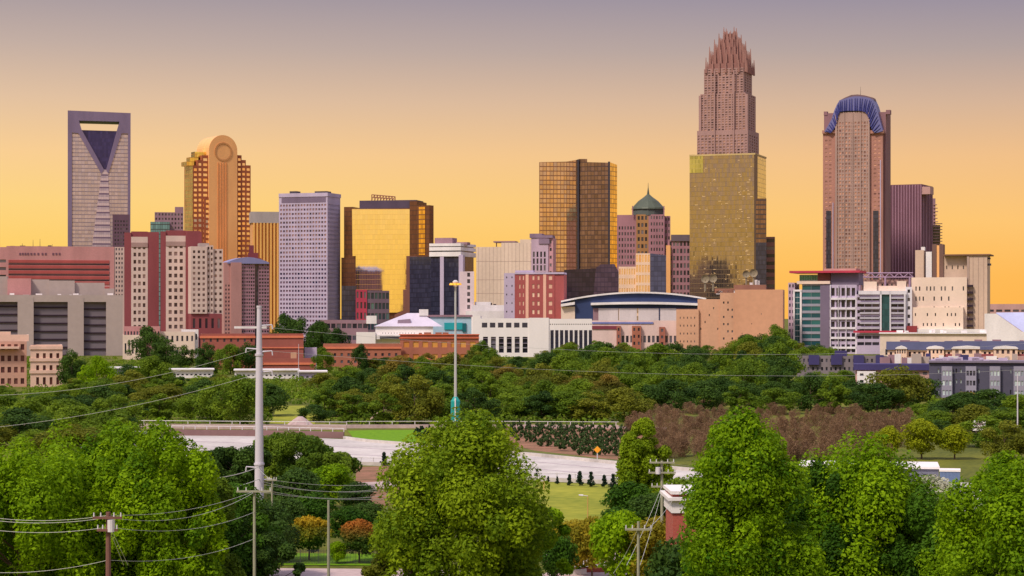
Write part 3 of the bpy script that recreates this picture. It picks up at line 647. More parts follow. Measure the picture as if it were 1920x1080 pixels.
# wings behind
block(T, 'wing', wall('wing_mauve', lin(140, 104, 110)), f, 1545, 1572, 212, w0=8, dep=20); block(T, 'wing', wall('wing_mauve', lin(140, 104, 110)), f, 1648, 1661, 210, w0=6, side=1670, roof=None)
m = M(); f.box(m, 1544.5, 1551, 209, 216, 7.5, 12); f.box(m, 1661, 1669, 206, 214, 6, 12); T.part('wing_finial', m, wall('wing_mauve', lin(140, 104, 110)))
# flanks
block(T, 'wall', rg, f, 1543, 1568, 248, w0=1, dep=24, front=S(2, 50, .6, .4, .1, .3, 0, .03), wm=rw); block(T, 'wall', rg, f, 1629, 1655, 248, w0=1, dep=24, front=S(2, 50, .6, .4, .3, .1, 0, .03), wm=rw)
block(T, 'centre_bay', rp, f, 1566, 1631, 210, w0=-1.2, dep=26, front=S(11, 60, .6, .6, .01, .01, 0, .04, .4), wm=rw)
m = M(); piers(m, f, 1568, 1629, 2, 1.6, 212, None, -1.2, .8); piers(m, f, 1583, 1614, 3, .9, 212, None, -1.2, .6); T.part('bay_ribs', m, rp)
for x0, x1 in ((1541.5, 1567), (1630, 1656.5)): m = M(); f.box(m, x0, x1, 244, 250, -.8, 24); T.part('shoulder_cornice', m, rg)
for x0, x1 in ((1549, 1558), (1637, 1647)):
    m = M(); f.box(m, x0, x1, 395, None, .6, 1.2); T.part('glass_strip', m, g_dark)
m = M(); piers(m, f, 1562, 1562, 1, .8, 380, None, 1, .6); piers(m, f, 1651, 1651, 1, .8, 300, None, 1, .6); T.part('pale_rib', m, m_lav)
# the scalloped blue arch: overlapping fins along a curve
bl = wall('arch_blue', lin(112, 112, 164), .4); bl2 = wall('arch_deep', lin(62, 64, 128), .4)
outer = [(1546, 247), (1553, 236), (1560, 223), (1565, 207), (1570, 196), (1575, 188), (1583, 186), (1592, 183), (1602, 181), (1612, 181), (1622, 182), (1631, 184), (1638, 187), (1643, 198), (1647, 212), (1651, 228), (1656, 246)]
inner = [(1558, 250), (1562, 246), (1567, 238), (1570, 228), (1572, 217), (1575, 210), (1582, 209), (1591, 208), (1602, 208), (1611, 208), (1618, 209), (1624, 211), (1628, 217), (1631, 226), (1633, 236), (1637, 246), (1642, 250)]
m = M(); md = M()
for i in range(len(outer) - 1):
    (x0, y0), (x1, y1), (x2, y2), (x3, y3) = inner[i], outer[i], outer[i + 1], inner[i + 1]
    xzp(m, f, [(x0, y0), (x1, y1), (x2, y2), (x3, y3)], -1.6, 14)
    for k in (.2, .6):
        xa, ya, xb, yb = x0 + (x3 - x0) * k, y0 + (y3 - y0) * k, x1 + (x2 - x1) * k, y1 + (y2 - y1) * k
        xb, yb = xa + (xb - xa) * .86, ya + (yb - ya) * .86; a3, b3 = (*f.p(f.u(xa), -1.9), f.z(ya, xa)), (*f.p(f.u(xb), -1.7), f.z(yb, xb)); md.tube(a3, b3, .8, .35, 5)
xzp(m, f, [(1568, 230), (1576, 190), (1602, 183), (1638, 189), (1642, 230)], 2, 12)
T.part('arch_roof', m, bl); T.part('arch_flutes', md, bl2)
m = M(); xzp(m, f, [(1573, 189), (1583, 186), (1602, 181), (1631, 184), (1639, 188), (1637, 183), (1622, 179), (1608, 177), (1596, 178), (1584, 183)], 0, 12); T.part('roof_cap', m, wall('cap_brown', lin(120, 96, 100)))
m = M(); c0 = f.p(f.u(1612), 4); m.tube((*c0, f.z(180)), (*c0, f.z(160)), .22, .08, 5); T.part('mast', m, m_dark); T.finish()

# ---- mauve striped tower + balcony tower
f = Fr(1728, 1880, -14); T = Thing('office_tower', 'dark mauve tower with fine pale vertical stripes right of the blue-arched tower', 'skyscraper', f.base())
ms_ = wall('plum_wall', lin(112, 76, 92)); block(T, 'wall', ms_, f, 1662, 1728, 346, side=1749, left=None)
m = M(); piers(m, f, 1664, 1727, 13, .7, 347, None, 0, .6); T.part('ribs', m, wall('rib_mauve', lin(170, 130, 150)))
m = M(); f.box(m, 1728.5, 1744, 350, 364, .5, 14); T.part('penthouse', m, m_pinkst)
m = M(); w2 = f.dep(f.u(1728), 1749)
for k in range(4):
    u_ = f.u(1728); c0 = f.p(u_, w2 * (k + .5) / 4); m.prism([(c0[0], c0[1] - .5), (c0[0] + .7, c0[1] - .5), (c0[0] + .7, c0[1] + .5), (c0[0], c0[1] + .5)], 0, f.z(348))
T.part('side_ribs', m, wall('rib_mauve', lin(170, 130, 150))); T.finish()
f = Fr(1752, 1950, 0); T = Thing('apartment_tower', 'slim tower with thin projecting balconies behind the striped mauve tower', 'building', f.base())
block(T, 'wall', m_mauve, f, 1742, 1754, 372, dep=12); m = M()
for k in range(14): z = f.z(384 + 6.4 * k, 1752); m.prism(f.rect(f.u(1750), f.u(1757 + (k % 3)), -1, 8), z, z + .5)
T.part('balconies', m, m_pinkst); block(T, 'lower_wall', MATS['dark_navy_glass'], f, 1747, 1763, 422, w0=-8, dep=7); m = M()
for k in range(9): z = f.z(420 + 5.5 * k, 1755, -8); m.prism(f.rect(f.u(1750, -9), f.u(1767, -9), -9.5, -5), z, z + .6)
T.part('balconies', m, m_pinkst); T.finish()

# ---- cream mill-like complex
f = Fr(1800, 1280, -6); T = Thing('mill_building', 'cream windowless complex with stacks, stepped roofs and scattered small windows', 'building', f.base())
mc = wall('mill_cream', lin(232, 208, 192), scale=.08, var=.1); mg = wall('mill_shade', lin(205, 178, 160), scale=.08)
sp_ = lambda seed, p: (lambda i, j, r=random.Random(seed), c={}: c.setdefault((i, j), r.random() < p))
block(T, 'wall', mc, f, 1709, 1813, 520, w0=0, dep=26, front=S(14, 7, .38, .42, .05, .03, 0, .08, .3, only=sp_(3, .5)))
block(T, 'front_wall', mc, f, 1700, 1806, 576, w0=-5, dep=5, front=S(13, 4, .3, .3, .05, .03, .1, .05, .3, only=sp_(9, .4)))
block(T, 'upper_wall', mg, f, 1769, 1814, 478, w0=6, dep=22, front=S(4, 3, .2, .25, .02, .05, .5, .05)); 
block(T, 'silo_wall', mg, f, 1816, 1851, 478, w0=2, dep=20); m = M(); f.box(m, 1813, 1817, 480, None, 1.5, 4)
for x in (1824, 1834, 1844): f.box(m, x, x + .6, 480, None, 1.8, 2.5)
T.part('silo_joints', m, wall('joint', lin(176, 152, 142)))
m = M(); f.box(m, 1769, 1856, 476.5, 479, 1, 28); T.part('flat_roof', m, wall('roof_brown', lin(130, 96, 80)))
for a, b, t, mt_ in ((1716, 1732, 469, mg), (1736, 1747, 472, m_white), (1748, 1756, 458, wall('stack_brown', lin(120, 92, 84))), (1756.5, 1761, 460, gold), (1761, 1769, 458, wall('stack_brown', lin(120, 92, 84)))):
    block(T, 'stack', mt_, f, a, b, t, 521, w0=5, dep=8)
m = M(); f.box(m, 1727, 1734, 463, 470, 6, 10); T.part('stack_cap', m, m_white)
for k in range(7):
    m = M(); f.box(m, 1813, 1824, 534 + 12.5 * k, 538 + 12.5 * k, -1.2, 1); T.part('louvre', m, MATS['slot_dark'])
m = M(); f.box(m, 1700, 1850, 617, 623, -8, -5); T.part('loading_canopy', m, m_white)
block(T, 'red_shed', wall('shed_red', lin(150, 60, 66)), f, 1700, 1719, 611, w0=-9, dep=3)
m = M(); f.box(m, 1851, 1857, 483, 486, 4, 6); f.box(m, 1851, 1858, 494, 498, 4, 6); T.part('hoist', m, m_dark); T.finish()

# ---- modern white/teal apartment complex
f = Fr(1554, 1300, -10); T = Thing('apartment_block', 'modern block with blue green glass bands and a red floating roof slab', 'building', f.base())
tb = wall('grey_purple', lin(120, 108, 130)); tg = winmat('blue_green_glass', lin(30, 74, 96), lin(60, 125, 130), .12, .5, .3); wf = wall('white_frame', lin(225, 220, 230))
block(T, 'glass_wall', wall('band_grey', lin(150, 150, 165)), f, 1504, 1538, 533, dep=22, front=S(2, 10, .98, .62, 0, 0), wm=tg); block(T, 'end_wall', tb, f, 1538, 1556, 533, w0=-.3, dep=22)
block(T, 'side_wing', wall('pale_mauve', lin(190, 165, 185)), f, 1478, 1490, 530, w0=4, dep=16, front=S(2, 11, .5, .5)); 
m = M(); f.box(m, 1487, 1490, 545, None, -.5, 8); f.box(m, 1500, 1503, 545, None, -.5, 8); f.box(m, 1487, 1503, 543, 546.5, -.5, 8); T.part('white_frame', m, m_white); block(T, 'glass_bay', MATS['teal_glass'], f, 1490, 1500, 547, w0=.5, dep=12, roof=None)
block(T, 'penthouse', MATS['teal_glass'], f, 1499, 1533, 515, 530, w0=3, dep=14, roof=None); block(T, 'penthouse', wall('brick_plum', lin(130, 80, 76)), f, 1533, 1557, 513, 530, w0=3, dep=14)
m = M(); f.box(m, 1494, 1556, 527, 532.5, -1, 22); T.part('roof_edge', m, mc); m = M(); f.box(m, 1480, 1612, 507.5, 511.5, -3, 24); T.part('roof_slab', m, wall('roof_red', lin(190, 62, 86))); m = M(); f.box(m, 1545, 1605, 503.5, 507.4, 0, 18); T.part('upper_roof', m, m_pinkst)
block(T, 'upper_wall', tb, f, 1558, 1610, 511, 534, w0=2, dep=18); T.finish()
f = Fr(1590, 1290, -4); T = Thing('apartment_block', 'white framed apartment block with deep dark balconies right of the red roof slab', 'building', f.base())
bw = winmat('balcony_glass', lin(46, 48, 66), lin(110, 105, 125), .15, .4, .3)
block(T, 'wall', m_lav, f, 1556, 1606, 534, dep=20, front=S(5, 6, .66, .7, .02, .02, 0, .02, 1.2), wm=bw); m = M()
for k in range(6): f.box(m, 1556, 1606, 558 + k * 18.4, 562 + k * 18.4, -1.2, .2)
f.box(m, 1556, 1557.5, 534, None, -1.2, .2); f.box(m, 1571, 1572, 534, None, -1.2, .2); f.box(m, 1586, 1587, 534, None, -1.2, .2); f.box(m, 1604, 1606, 552, None, -1.2, .2); T.part('white_frame', m, wf); T.finish()
f = Fr(1650, 1285, 3); T = Thing('apartment_block', 'white apartment block with a tall dark green strip between balcony stacks', 'building', f.base())
block(T, 'wall', m_lav, f, 1606, 1650, 552, dep=20, front=S(3, 8, .9, .5, .02, .02, .12, .02, 1.2), wm=bw); block(T, 'green_strip', glass('forest_glass', lin(50, 88, 92), 2, 4, lin(44, 76, 80), metal=.2, rough=.3), f, 1652, 1668, 549, w0=-.6, dep=20, roof=None)
block(T, 'wall', m_lav, f, 1670, 1697, 552, dep=20, front=S(2, 8, .9, .5, .02, .02, .12, .02, 1.2), wm=bw); m = M()
f.box(m, 1610, 1700, 545, 552, -1.5, 20); f.box(m, 1650, 1653, 545, None, -1.5, .5); f.box(m, 1668, 1670.5, 545, None, -1.5, .5); f.box(m, 1695, 1698, 552, None, -1.5, .5); T.part('white_frame', m, wf)
m = M()
for k in range(8): f.box(m, 1612, 1649, 557 + k * 9.4, 560.4 + k * 9.4, -1.4, -.2); f.box(m, 1671, 1695, 557 + k * 9.4, 560.4 + k * 9.4, -1.4, -.2)
T.part('balcony_rail', m, wall('rail_grey', lin(185, 180, 195)))
m = M(); f.box(m, 1620, 1644, 528, 546, 3, 12); f.box(m, 1683, 1699, 527, 546, 3, 12); f.box(m, 1645, 1683, 536, 546, 5, 12); T.part('rooftop_unit', m, mc)
block(T, 'corner_wall', wf, f, 1698, 1710, 538, w0=1, dep=18, front=S(1, 8, .4, .4)); m = M(); bands(m, f, 1600, 1695, (622,), 1.3, -1.5, .6); T.part('red_fascia', m, wall('roof_red', lin(190, 62, 86))); T.finish()
f = Fr(1650, 1450, 0); T = Thing('bridge_frame', 'mauve steel roof frame behind the white balcony block', 'roof frame', f.base())
m = M(); za, zb = f.z(512), f.z(520)
for z in (za, zb): m.tube((*f.p(f.u(1606)), z), (*f.p(f.u(1712)), z), .5, .5, 5)
for k in range(12):
    a = 1606 + k * 106 / 12; b = a + 106 / 12; m.tube((*f.p(f.u(a)), za if k % 2 else zb), (*f.p(f.u(b)), zb if k % 2 else za), .4, .4, 5)
for x in (1612, 1660, 1706): m.tube((*f.p(f.u(x)), 0), (*f.p(f.u(x)), zb), .8, .8, 6)
T.part('truss', m, wall('truss_mauve', lin(170, 140, 170)))
block(T, 'wall', m_pinkst, f, 1606, 1712, 524, w0=3, dep=10, front=S(12, 5, .4, .4)); T.finish()

# ---- far right low block and pale sloping roof
f = Fr(1885, 1500); T = Thing('low_block', 'low block with a row of dark windows at the right edge below the sky', 'building', f.base())
block(T, 'wall', m_pinkst, f, 1850, 1960, 570, dep=20, front=S(7, 1, .72, .17, 0, 0, .7, .0)); T.finish()
f = Fr(1850, 1180, 0); T = Thing('shed_roof', 'pale blue sloping metal roof with a white gable at the right edge', 'building', f.base())
m = M(); xzp(m, f, [(1846, 588), (1868, 588), (1916, 622), (1960, 624), (1960, 670), (1846, 670)], 0, 3); T.part('gable_wall', m, m_white)
m = M(); A = [(*f.p(f.u(1868), 0), f.z(588)), (*f.p(f.u(1918), 0), f.z(622)), (*f.p(f.u(1990), 0), f.z(622)), (*f.p(f.u(1990), 14), f.z(585)), (*f.p(f.u(1868), 14), f.z(586))]; m.poly([A[0], A[1], A[2], A[3], A[4]]); T.part('roof', m, wall('pale_blue_roof', lin(176, 180, 214), .5)); T.finish()
# ================================================================== arena, halls and low buildings
f = Fr(1190, 1400); T = Thing('arena', 'wide arena with a shallow curved navy roof edged in white', 'arena', f.base())
arc = lambda x: 547 + 15.5 * ((x - 1200) / 142) ** 2
xs = [1052 + 8 * k for k in range(35)]
m = M(); xzp(m, f, [(x, arc(x) + 2.5) for x in xs] + [(1324, 578), (1112, 578), (1112, 640), (1078, 640), (1078, 562), (1052, 570)], 0, 60); T.part('navy_wall', m, m_navy)
m = M()
for a, b in zip(xs[:-1], xs[1:]): m.cur = 0; xzp(m, f, [(a, arc(a)), (b, arc(b)), (b, arc(b) + 3), (a, arc(a) + 3)], -2, 62)
T.part('roof_rim', m, m_white)
m = M(); xzp(m, f, [(x, 566 + (x - 1200) ** 2 * .00022) for x in range(1108, 1321, 10)] + [(x, 570.5 + (x - 1200) ** 2 * .00022) for x in range(1318, 1107, -10)], -4, 1); T.part('lower_rim', m, m_white)
m = M(); xzp(m, f, [(1052, 570), (1078, 566), (1078, 571), (1052, 575)], -4, 1); T.part('lower_rim', m, m_white)
m = M(); f.box(m, 1052, 1078, 575, None, -1, 20); T.part('side_wall', m, m_cream)
for a, b in ((1122, 1159), (1161, 1194), (1197, 1235), (1238, 1268)): m = M(); f.box(m, a, b, 578, None, -1.5, 6); T.part('wall_panel', m, wall('panel_white', lin(216, 204, 210)))
m = M(); f.box(m, 1112, 1122, 578, None, -.8, 4); f.box(m, 1268, 1325, 578, None, -.8, 4); T.part('brick_wall', m, m_mauve); T.finish()
rb_ = wall('brown_brick', lin(164, 104, 90)); f = Fr(1200, 1300); T = Thing('concourse_building', 'low concourse with brick piers and a white upper band in front of the arena', 'building', f.base())
block(T, 'wall', wall('concourse_pale', lin(222, 196, 192)), f, 1110, 1340, 601, dep=14, front=S(22, 1, .6, .3, .2, .02, .1, .22)); 
m = M(); f.box(m, 1110, 1225, 604, 607, -.5, .5); T.part('blue_fascia', m, wall('fascia_blue', lin(110, 124, 190)))
m = M(); f.box(m, 1110, 1156, 611, 617, -.6, .5); T.part('red_awning', m, wall('awning_red', lin(130, 60, 76)))
for a, b, t in ((1156, 1164, 611), (1185, 1202, 611), (1236, 1247, 613), (1270, 1330, 616)): block(T, 'brick_pier', m_orange if a == 1185 else rb_, f, a, b, t, w0=-3, dep=2.9, front=S(max(1, (b - a) // 7), 4, .4, .45), roof=None)
T.finish()
f = Fr(1400, 1270, -3); T = Thing('tan_hall', 'big tan blank-walled hall with rooftop dishes right of the arena', 'building', f.base())
block(T, 'wall', m_tan, f, 1268, 1310, 580, dep=20, front=S(5, 4, .25, .25, .1, .1, .2, .1)); block(T, 'wall', m_tan, f, 1308, 1352, 561, w0=2, dep=20, front=S(5, 4, .25, .3, .05, .05, .4, .1, only=lambda i, j: (i * 3 + j * 5) % 4 == 0))
block(T, 'wall', m_tan, f, 1350, 1380, 549, w0=1, dep=22, front=S(3, 6, .35, .3, .1, .1, .2, .1, only=lambda i, j: (i + j) % 3 != 1)); block(T, 'wall', wall('tan_panel_big', lin(208, 156, 126), scale=.04), f, 1378, 1468, 543, w0=0, dep=30, front=S(6, 3, .12, .14, .1, .3, .25, .3, only=lambda i, j: (i * 2 + j) % 5 == 0))
m = M(); f.box(m, 1376, 1436, 534, 544, 5, 20); f.box(m, 1340, 1376, 541, 550, 6, 16); T.part('penthouse', m, wall('dark_tan', lin(150, 104, 88)))
for (x, y, r) in ((1322, 523, 2.6), (1337, 522, 2.6), (1399, 514, 2.3), (1413, 512, 2.6)):
    m = M(); u = f.u(x, 9); z = f.z(y, x, 9); n = 14
    for k in range(n):
        t0, t1 = 2 * math.pi * k / n, 2 * math.pi * (k + 1) / n
        for (ra, rb, wa, wb) in ((0, .5, 1.0, .8), (.5, 1, .8, 0)):
            Q = lambda q, t, w_: (*f.p(u + r * q * math.cos(t), 9 + w_), z + r * q * math.sin(t)); m.poly([Q(ra, t0, wa), Q(rb, t0, wb), Q(rb, t1, wb), Q(ra, t1, wa)][(1 if ra == 0 else 0):] if ra == 0 else [Q(ra, t0, wa), Q(rb, t0, wb), Q(rb, t1, wb), Q(ra, t1, wa)])
    m.tube((*f.p(u, 10), z - .3), (*f.p(u, 10), f.z(546, x, 9)), .5, .7, 6); T.part('rooftop_dish', m, wall('dish_grey', lin(190, 180, 175) if x > 1380 else lin(140, 128, 110)))
rooftop(T, f, 1340, 1376, 549, 4, 6, 8, m_white, 1, 3); rooftop(T, f, 1395, 1425, 534, 8, 5, 9, m_silver, 1, 4); T.finish()

f = Fr(1000, 1200); T = Thing('parking_structure', 'white building with tall dark window bays between square piers below the red brick hotel', 'building', f.base())
wt = wall('bright_white', lin(236, 230, 230), .7, .06)
block(T, 'wall', wt, f, 886, 901, 592, dep=24); 
block(T, 'wall', wt, f, 901, 992, 597, dep=24, front=S(6, 1, .62, .66, .02, .0, .0, .37, 1.0), wm=MATS['dark_glass']); m = M(); 
for k in range(6): x = 903.5 + 15.1 * k; q = M(); f.box(q, x, x + 10, 605, 614, -.05, .3); T.part('upper_window', q, m_dark)
for k in range(4): f.box(m, 902, 991, 634 + k * 9, 635 + k * 9, .2, .8)
T.part('spandrel', m, wall('spandrel_mauve', lin(150, 140, 160)))
block(T, 'wall', wt, f, 992, 1029, 596, w0=-.6, dep=24); block(T, 'wall', wt, f, 1029, 1110, 598, dep=22, front=S(20, 1, .5, .16, .01, .0, .78, .06, .6))
m = M()
for k in range(9): f.box(m, 1032 + k * 9, 1038 + k * 9, 619, None, -.12, .3)
T.part('tall_window', m, g_dark); block(T, 'left_wing', m_white, f, 862, 886, 592, w0=2, dep=14); T.finish()

f = Fr(752, 1080); T = Thing('chapel_hall', 'white hall with a pale mauve hipped roof and a small white cupola', 'building', f.base())
block(T, 'wall', wt, f, 704, 812, 612, dep=26, front=S(12, 1, .3, .12, .1, .3, .72, .1), roof=None); block(T, 'low_annex', wt, f, 668, 704, 623, w0=-3, dep=12)
m = M(); u0, u1 = f.u(701), f.u(830); zr = f.z(612); zt = f.z(587)
A_ = [(*f.p(u0, -1), zr), (*f.p(u1, -1), zr), (*f.p(u1, 27), zr), (*f.p(u0, 27), zr)]; r0, r1 = (*f.p(f.u(764), 13), zt), (*f.p(f.u(790), 13), zt)
m.poly([A_[0], A_[1], r1, r0]); m.poly([A_[1], A_[2], r1]); m.poly([A_[2], A_[3], r0, r1]); m.poly([A_[3], A_[0], r0]); T.part('roof', m, wall('pale_mauve_roof', lin(206, 196, 214), .5))
m = M(); xzp(m, f, [(746, 600), (769, 598), (771, 608), (745, 609)], 2.2, 6.5); T.part('roof_vent', m, wall('vent_mauve', lin(150, 130, 150)))
m = M(); f.box(m, 786, 803, 580, 592, 9, 17); T.part('cupola', m, m_white)
m = M(); f.box(m, 706, 806, 628, 636, -4, -.2); T.part('porch', m, m_white); m = M(); f.box(m, 712, 800, 630.5, 635, -4.3, -4); T.part('dark_opening', m, m_dark); T.finish()
f = Fr(840, 1120); T = Thing('aqua_building', 'pale blue building with a bright turquoise panel beside the white bay-windowed block', 'building', f.base())
block(T, 'wall', wall('pale_aqua', lin(170, 196, 214)), f, 806, 884, 593, dep=20); m = M(); f.box(m, 833, 867, 605, 618, -.6, .4); T.part('turquoise_panel', m, wall('turquoise', lin(40, 160, 168))); m = M(); f.box(m, 867, 874, 606, 622, -.7, .3); T.part('teal_door', m, wall('dark_teal', lin(24, 96, 106)))
m = M(); f.box(m, 800, 886, 590.5, 594, -.8, 20.5); T.part('roof_edge', m, m_mauve); T.finish()

yb = winmat('amber_bay', lin(214, 140, 70), lin(240, 180, 100), .3, .8)
f = Fr(825, 980); T = Thing('brick_building', 'orange brick building with amber window bays left of the light mast', 'building', f.base())
block(T, 'wall', m_orange, f, 750, 898, 627, dep=18, front=S(8, 2, .6, .46, .02, .02, .1, .12, .4), wm=yb); m = M()
for r in (626.5, 633): f.box(m, 748, 899, r, r + 1.6, -.6, .2)
T.part('cornice', m, wall('terracotta', lin(214, 110, 76))); rooftop(T, f, 770, 880, 627, 6, 4, 12, m_orange, .5, 1.2); T.finish()
f = Fr(680, 960); T = Thing('brick_building', 'long low orange brick building left of the amber-windowed one', 'building', f.base())
block(T, 'wall', m_orange, f, 606, 752, 645, dep=16, front=S(11, 2, .35, .4, .02, .02, .1, .3)); m = M(); f.box(m, 605, 753, 650.5, 654, -.5, .2); T.part('pale_course', m, wall('salmon_course', lin(220, 128, 96))); T.finish()
f = Fr(530, 900); T = Thing('brick_building', 'tall red orange brick block with two pale courses right of the white steel pole', 'building', f.base())
rb = wall('warm_brick', lin(156, 90, 80)); block(T, 'wall', rb, f, 490, 569, 626, dep=16); block(T, 'low_wing', rb, f, 488, 592, 672, w0=-8, dep=7.5); m = M(); f.box(m, 489.5, 569.5, 629.5, 633.5, -.4, .1); f.box(m, 489.5, 569.5, 651, 653, -.4, .1); T.part('pale_course', m, wall('salmon_course', lin(220, 128, 96)))
m = M(); f.box(m, 488, 592.5, 680, 684, -8.4, -8); T.part('pale_course', m, wall('salmon_course', lin(220, 128, 96))); m = M(); f.box(m, 545, 556, 661, 672, -7, -4); T.part('rooftop_unit', m, m_tan)
block(T, 'service_wall', m_lav, f, 571, 594, 652, w0=4, dep=8); T.finish()
f = Fr(420, 930); T = Thing('brick_building', 'low red brick building with a flat roof between dark trees left of the white pole', 'building', f.base())
block(T, 'wall', rb, f, 376, 478, 626, dep=18, front=S(8, 3, .3, .35)); m = M(); f.box(m, 375, 479, 630, 634, -.4, .1); T.part('pale_course', m, wall('salmon_course', lin(220, 128, 96))); T.finish()
f = Fr(340, 1150); T = Thing('beige_hall', 'small pink and beige hall below the canted cream apartment block', 'building', f.base())
block(T, 'wall', m_cream, f, 300, 365, 622, dep=15, front=S(7, 2, .4, .4)); block(T, 'wall', m_white, f, 340, 372, 618, w0=2, dep=15, front=S(4, 2, .4, .4)); 
block(T, 'flat_canopy', m_white, f, 440, 500, 612, 616, w0=0, dep=10); T.finish()
for i, (a, b, t, d, lab) in enumerate([(200, 262, 690, 820, 'low white shed roof behind the round trees left of the brick towers'), (318, 400, 693, 800, 'low pale pink shed between trees left of the steel pole'),
                                       (440, 560, 694, 790, 'long low white shed below the red brick block'), (560, 612, 697, 770, 'short pale blue shed end right of the red brick block'), (1650, 1850, 625, 1010, 'row of low cream sheds in front of the mill')]):
    f = Fr((a + b) / 2, d); T = Thing('low_shed', lab, 'shed', f.base()); block(T, 'wall', m_lav if i in (0, 3) else (m_white if i < 4 else m_cream), f, a, b, t, dep=12, front=S(max(3, int((b - a) / 9)), 1, .5, .3, .04, .04, .1, .3)); 
    m = M(); f.box(m, a - 2, b + 2, t - 1.2, t + 1, -1, 12.6); T.part('roof_edge', m, m_white)
    if i == 4: rooftop(T, f, a, b, t, 3, 9, 21, m_white, .8, 2)
    T.finish()

# ---- apartments on the right
slr = wall('slate_roof', lin(74, 76, 104), .6); bee = wall('house_cream', lin(238, 204, 184)); brk = wall('house_brick', lin(150, 78, 86)); dkw = winmat('house_glass', lin(60, 50, 66), lin(150, 130, 130))
for i, (a, b, top, bt, d, gab, lab) in enumerate([(1664, 1775, 641, 668, 800, ((1680, 1700), (1738, 1770)), 'left one of the cream apartment rows with a slate roof behind the dark block'),
                                          (1773, 1842, 640, 672, 790, ((1785, 1842),), 'middle one of the cream apartment rows with a slate roof behind the dark block'),
                                          (1840, 1960, 640, 676, 780, ((1863, 1908),), 'cream apartment row with an arched gable at the right edge of the photo')]):
    f = Fr((a + b) / 2, d); T = Thing('apartment_row', lab, 'building', f.base(), 'slate-roofed apartment rows')
    block(T, 'wall', bee, f, a, b, 655, dep=12, front=S(max(4, int((b - a) / 9)), 3, .5, .5, .02, .02), wm=dkw, roof=None)
    m = M(); u0, u1 = f.u(a) - .5, f.u(b) + .5; z0, z1 = f.z(656), f.z(top); m.poly([(*f.p(u0, -.8), z0), (*f.p(u1, -.8), z0), (*f.p(u1, 3), z1), (*f.p(u0, 3), z1)]); m.poly([(*f.p(u0, 3), z1), (*f.p(u1, 3), z1), (*f.p(u1, 10), z1), (*f.p(u0, 10), z1)]); m.poly([(*f.p(u1, 12.8), z0), (*f.p(u0, 12.8), z0), (*f.p(u0, 10), z1), (*f.p(u1, 10), z1)])
    m.poly([(*f.p(u0, 12.8), z0), (*f.p(u0, -.8), z0), (*f.p(u0, 3), z1), (*f.p(u0, 10), z1)]); m.poly([(*f.p(u1, -.8), z0), (*f.p(u1, 12.8), z0), (*f.p(u1, 10), z1), (*f.p(u1, 3), z1)]); T.part('slate_roof', m, slr)
    for ga, gb_ in gab:
        block(T, 'gable_bay', bee, f, ga, gb_, 652, w0=-2.5, dep=4, front=S(4, 4, .5, .5, .05, .05), wm=dkw, roof=None); m = M(); gm = (ga + gb_) / 2
        xzp(m, f, [(ga - 1, 652.5), (ga + 3, 650), (gm, 648), (gb_ - 3, 650), (gb_ + 1, 652.5), (gb_ + 1, 654), (ga - 1, 654)], -3, 1.5); T.part('gable_trim', m, m_white)
    m = M(); f.box(m, a, b, 664, 674, -.3, .1); T.part('brick_band', m, brk) if i else None
    rooftop(T, f, a, b, top, 5, 2, 40 + i, m_mauve, .3, .8); T.finish()
f = Fr(1790, 700); T = Thing('carport_roofs', 'jumble of flat pale and indigo roofs between the cream rows and the dark block', 'shed', f.base())
r_ = random.Random(11)
for k in range(22):
    x = 1650 + k * 12.5 + r_.uniform(-4, 4); t = r_.uniform(663, 676); wd = r_.uniform(8, 20)
    block(T, 'roof_box', r_.choice((m_white, m_pinkst, wall('indigo', lin(66, 60, 110)), m_mauve, m_grey)), f, x, x + wd, t, w0=r_.uniform(0, 18), dep=4)
T.finish()
sl = wall('slate_wall', lin(84, 82, 102)); slw = winmat('bright_pane', lin(150, 160, 175), lin(215, 230, 232), .2, .7, .1); dkp = winmat('dim_pane', lin(60, 58, 74), lin(110, 106, 122))
f = Fr(1830, 610, 0); T = Thing('slate_apartments', 'dark slate apartment block with bright bay windows at the right edge', 'building', f.base())
m = M(); W = []; W2 = []
u0, u1 = f.u(1742), f.u(1990); zt = f.z(679); A, B_, C_, D_ = f.rect(u0, u1, 0, 14)
facade(m, W, A, B_, 0, zt, S(28, 3, .3, .42, .02, .02, .02, .1, .4, only=lambda i, j: i % 4 in (1, 2) and (i * 7 + j) % 5 != 0)); facade(m, W2, D_, A, 0, zt, S(3, 3, .35, .4, .1, .1, .05, .1)); facade(m, [], B_, C_, 0, zt, None); facade(m, [], C_, D_, 0, zt, None); m.poly([(p[0], p[1], zt) for p in (A, B_, C_, D_)])
T.part('wall', m, sl); r_ = random.Random(4)
for q in W: T.wins([q], slw if r_.random() < .75 else dkp)
T.wins(W2, dkp)
for k in range(6):
    x = 1765.5 + k * 45.5 / 1.0 * .99; 
    block(T, 'bay', wall('bay_mauve', lin(150, 146, 166)), f, x, x + 20, 687, None, w0=-1.4, dep=1.35, front=S(3, 3, .74, .5, .04, .04, .0, .06, .2), wm=slw if k % 3 != 1 else dkp, roof=None)
m = M(); f.box(m, 1741, 1990, 677, 680.5, -.8, 14.5); T.part('parapet', m, wall('parapet_mauve', lin(126, 116, 136))); rooftop(T, f, 1750, 1910, 678, 4, 10, 3, m_lav, .5, 1.4); T.finish()
f = Fr(1570, 760, 0); T = Thing('townhouse_row', 'grey townhouse row with indigo dormer boxes among trees on the right', 'building', f.base())
ind = wall('indigo', lin(66, 60, 110)); block(T, 'wall', wall('house_grey', lin(128, 118, 124)), f, 1495, 1665, 668, dep=12, front=S(20, 3, .4, .4))
for a, b in ((1516, 1536), (1558, 1579), (1600, 1620), (1642, 1657)): block(T, 'dormer', ind, f, a, b, 666, 684, w0=-1.2, dep=3)
block(T, 'roof_ridge', ind, f, 1565, 1588, 658, 668, w0=2, dep=6); T.finish()
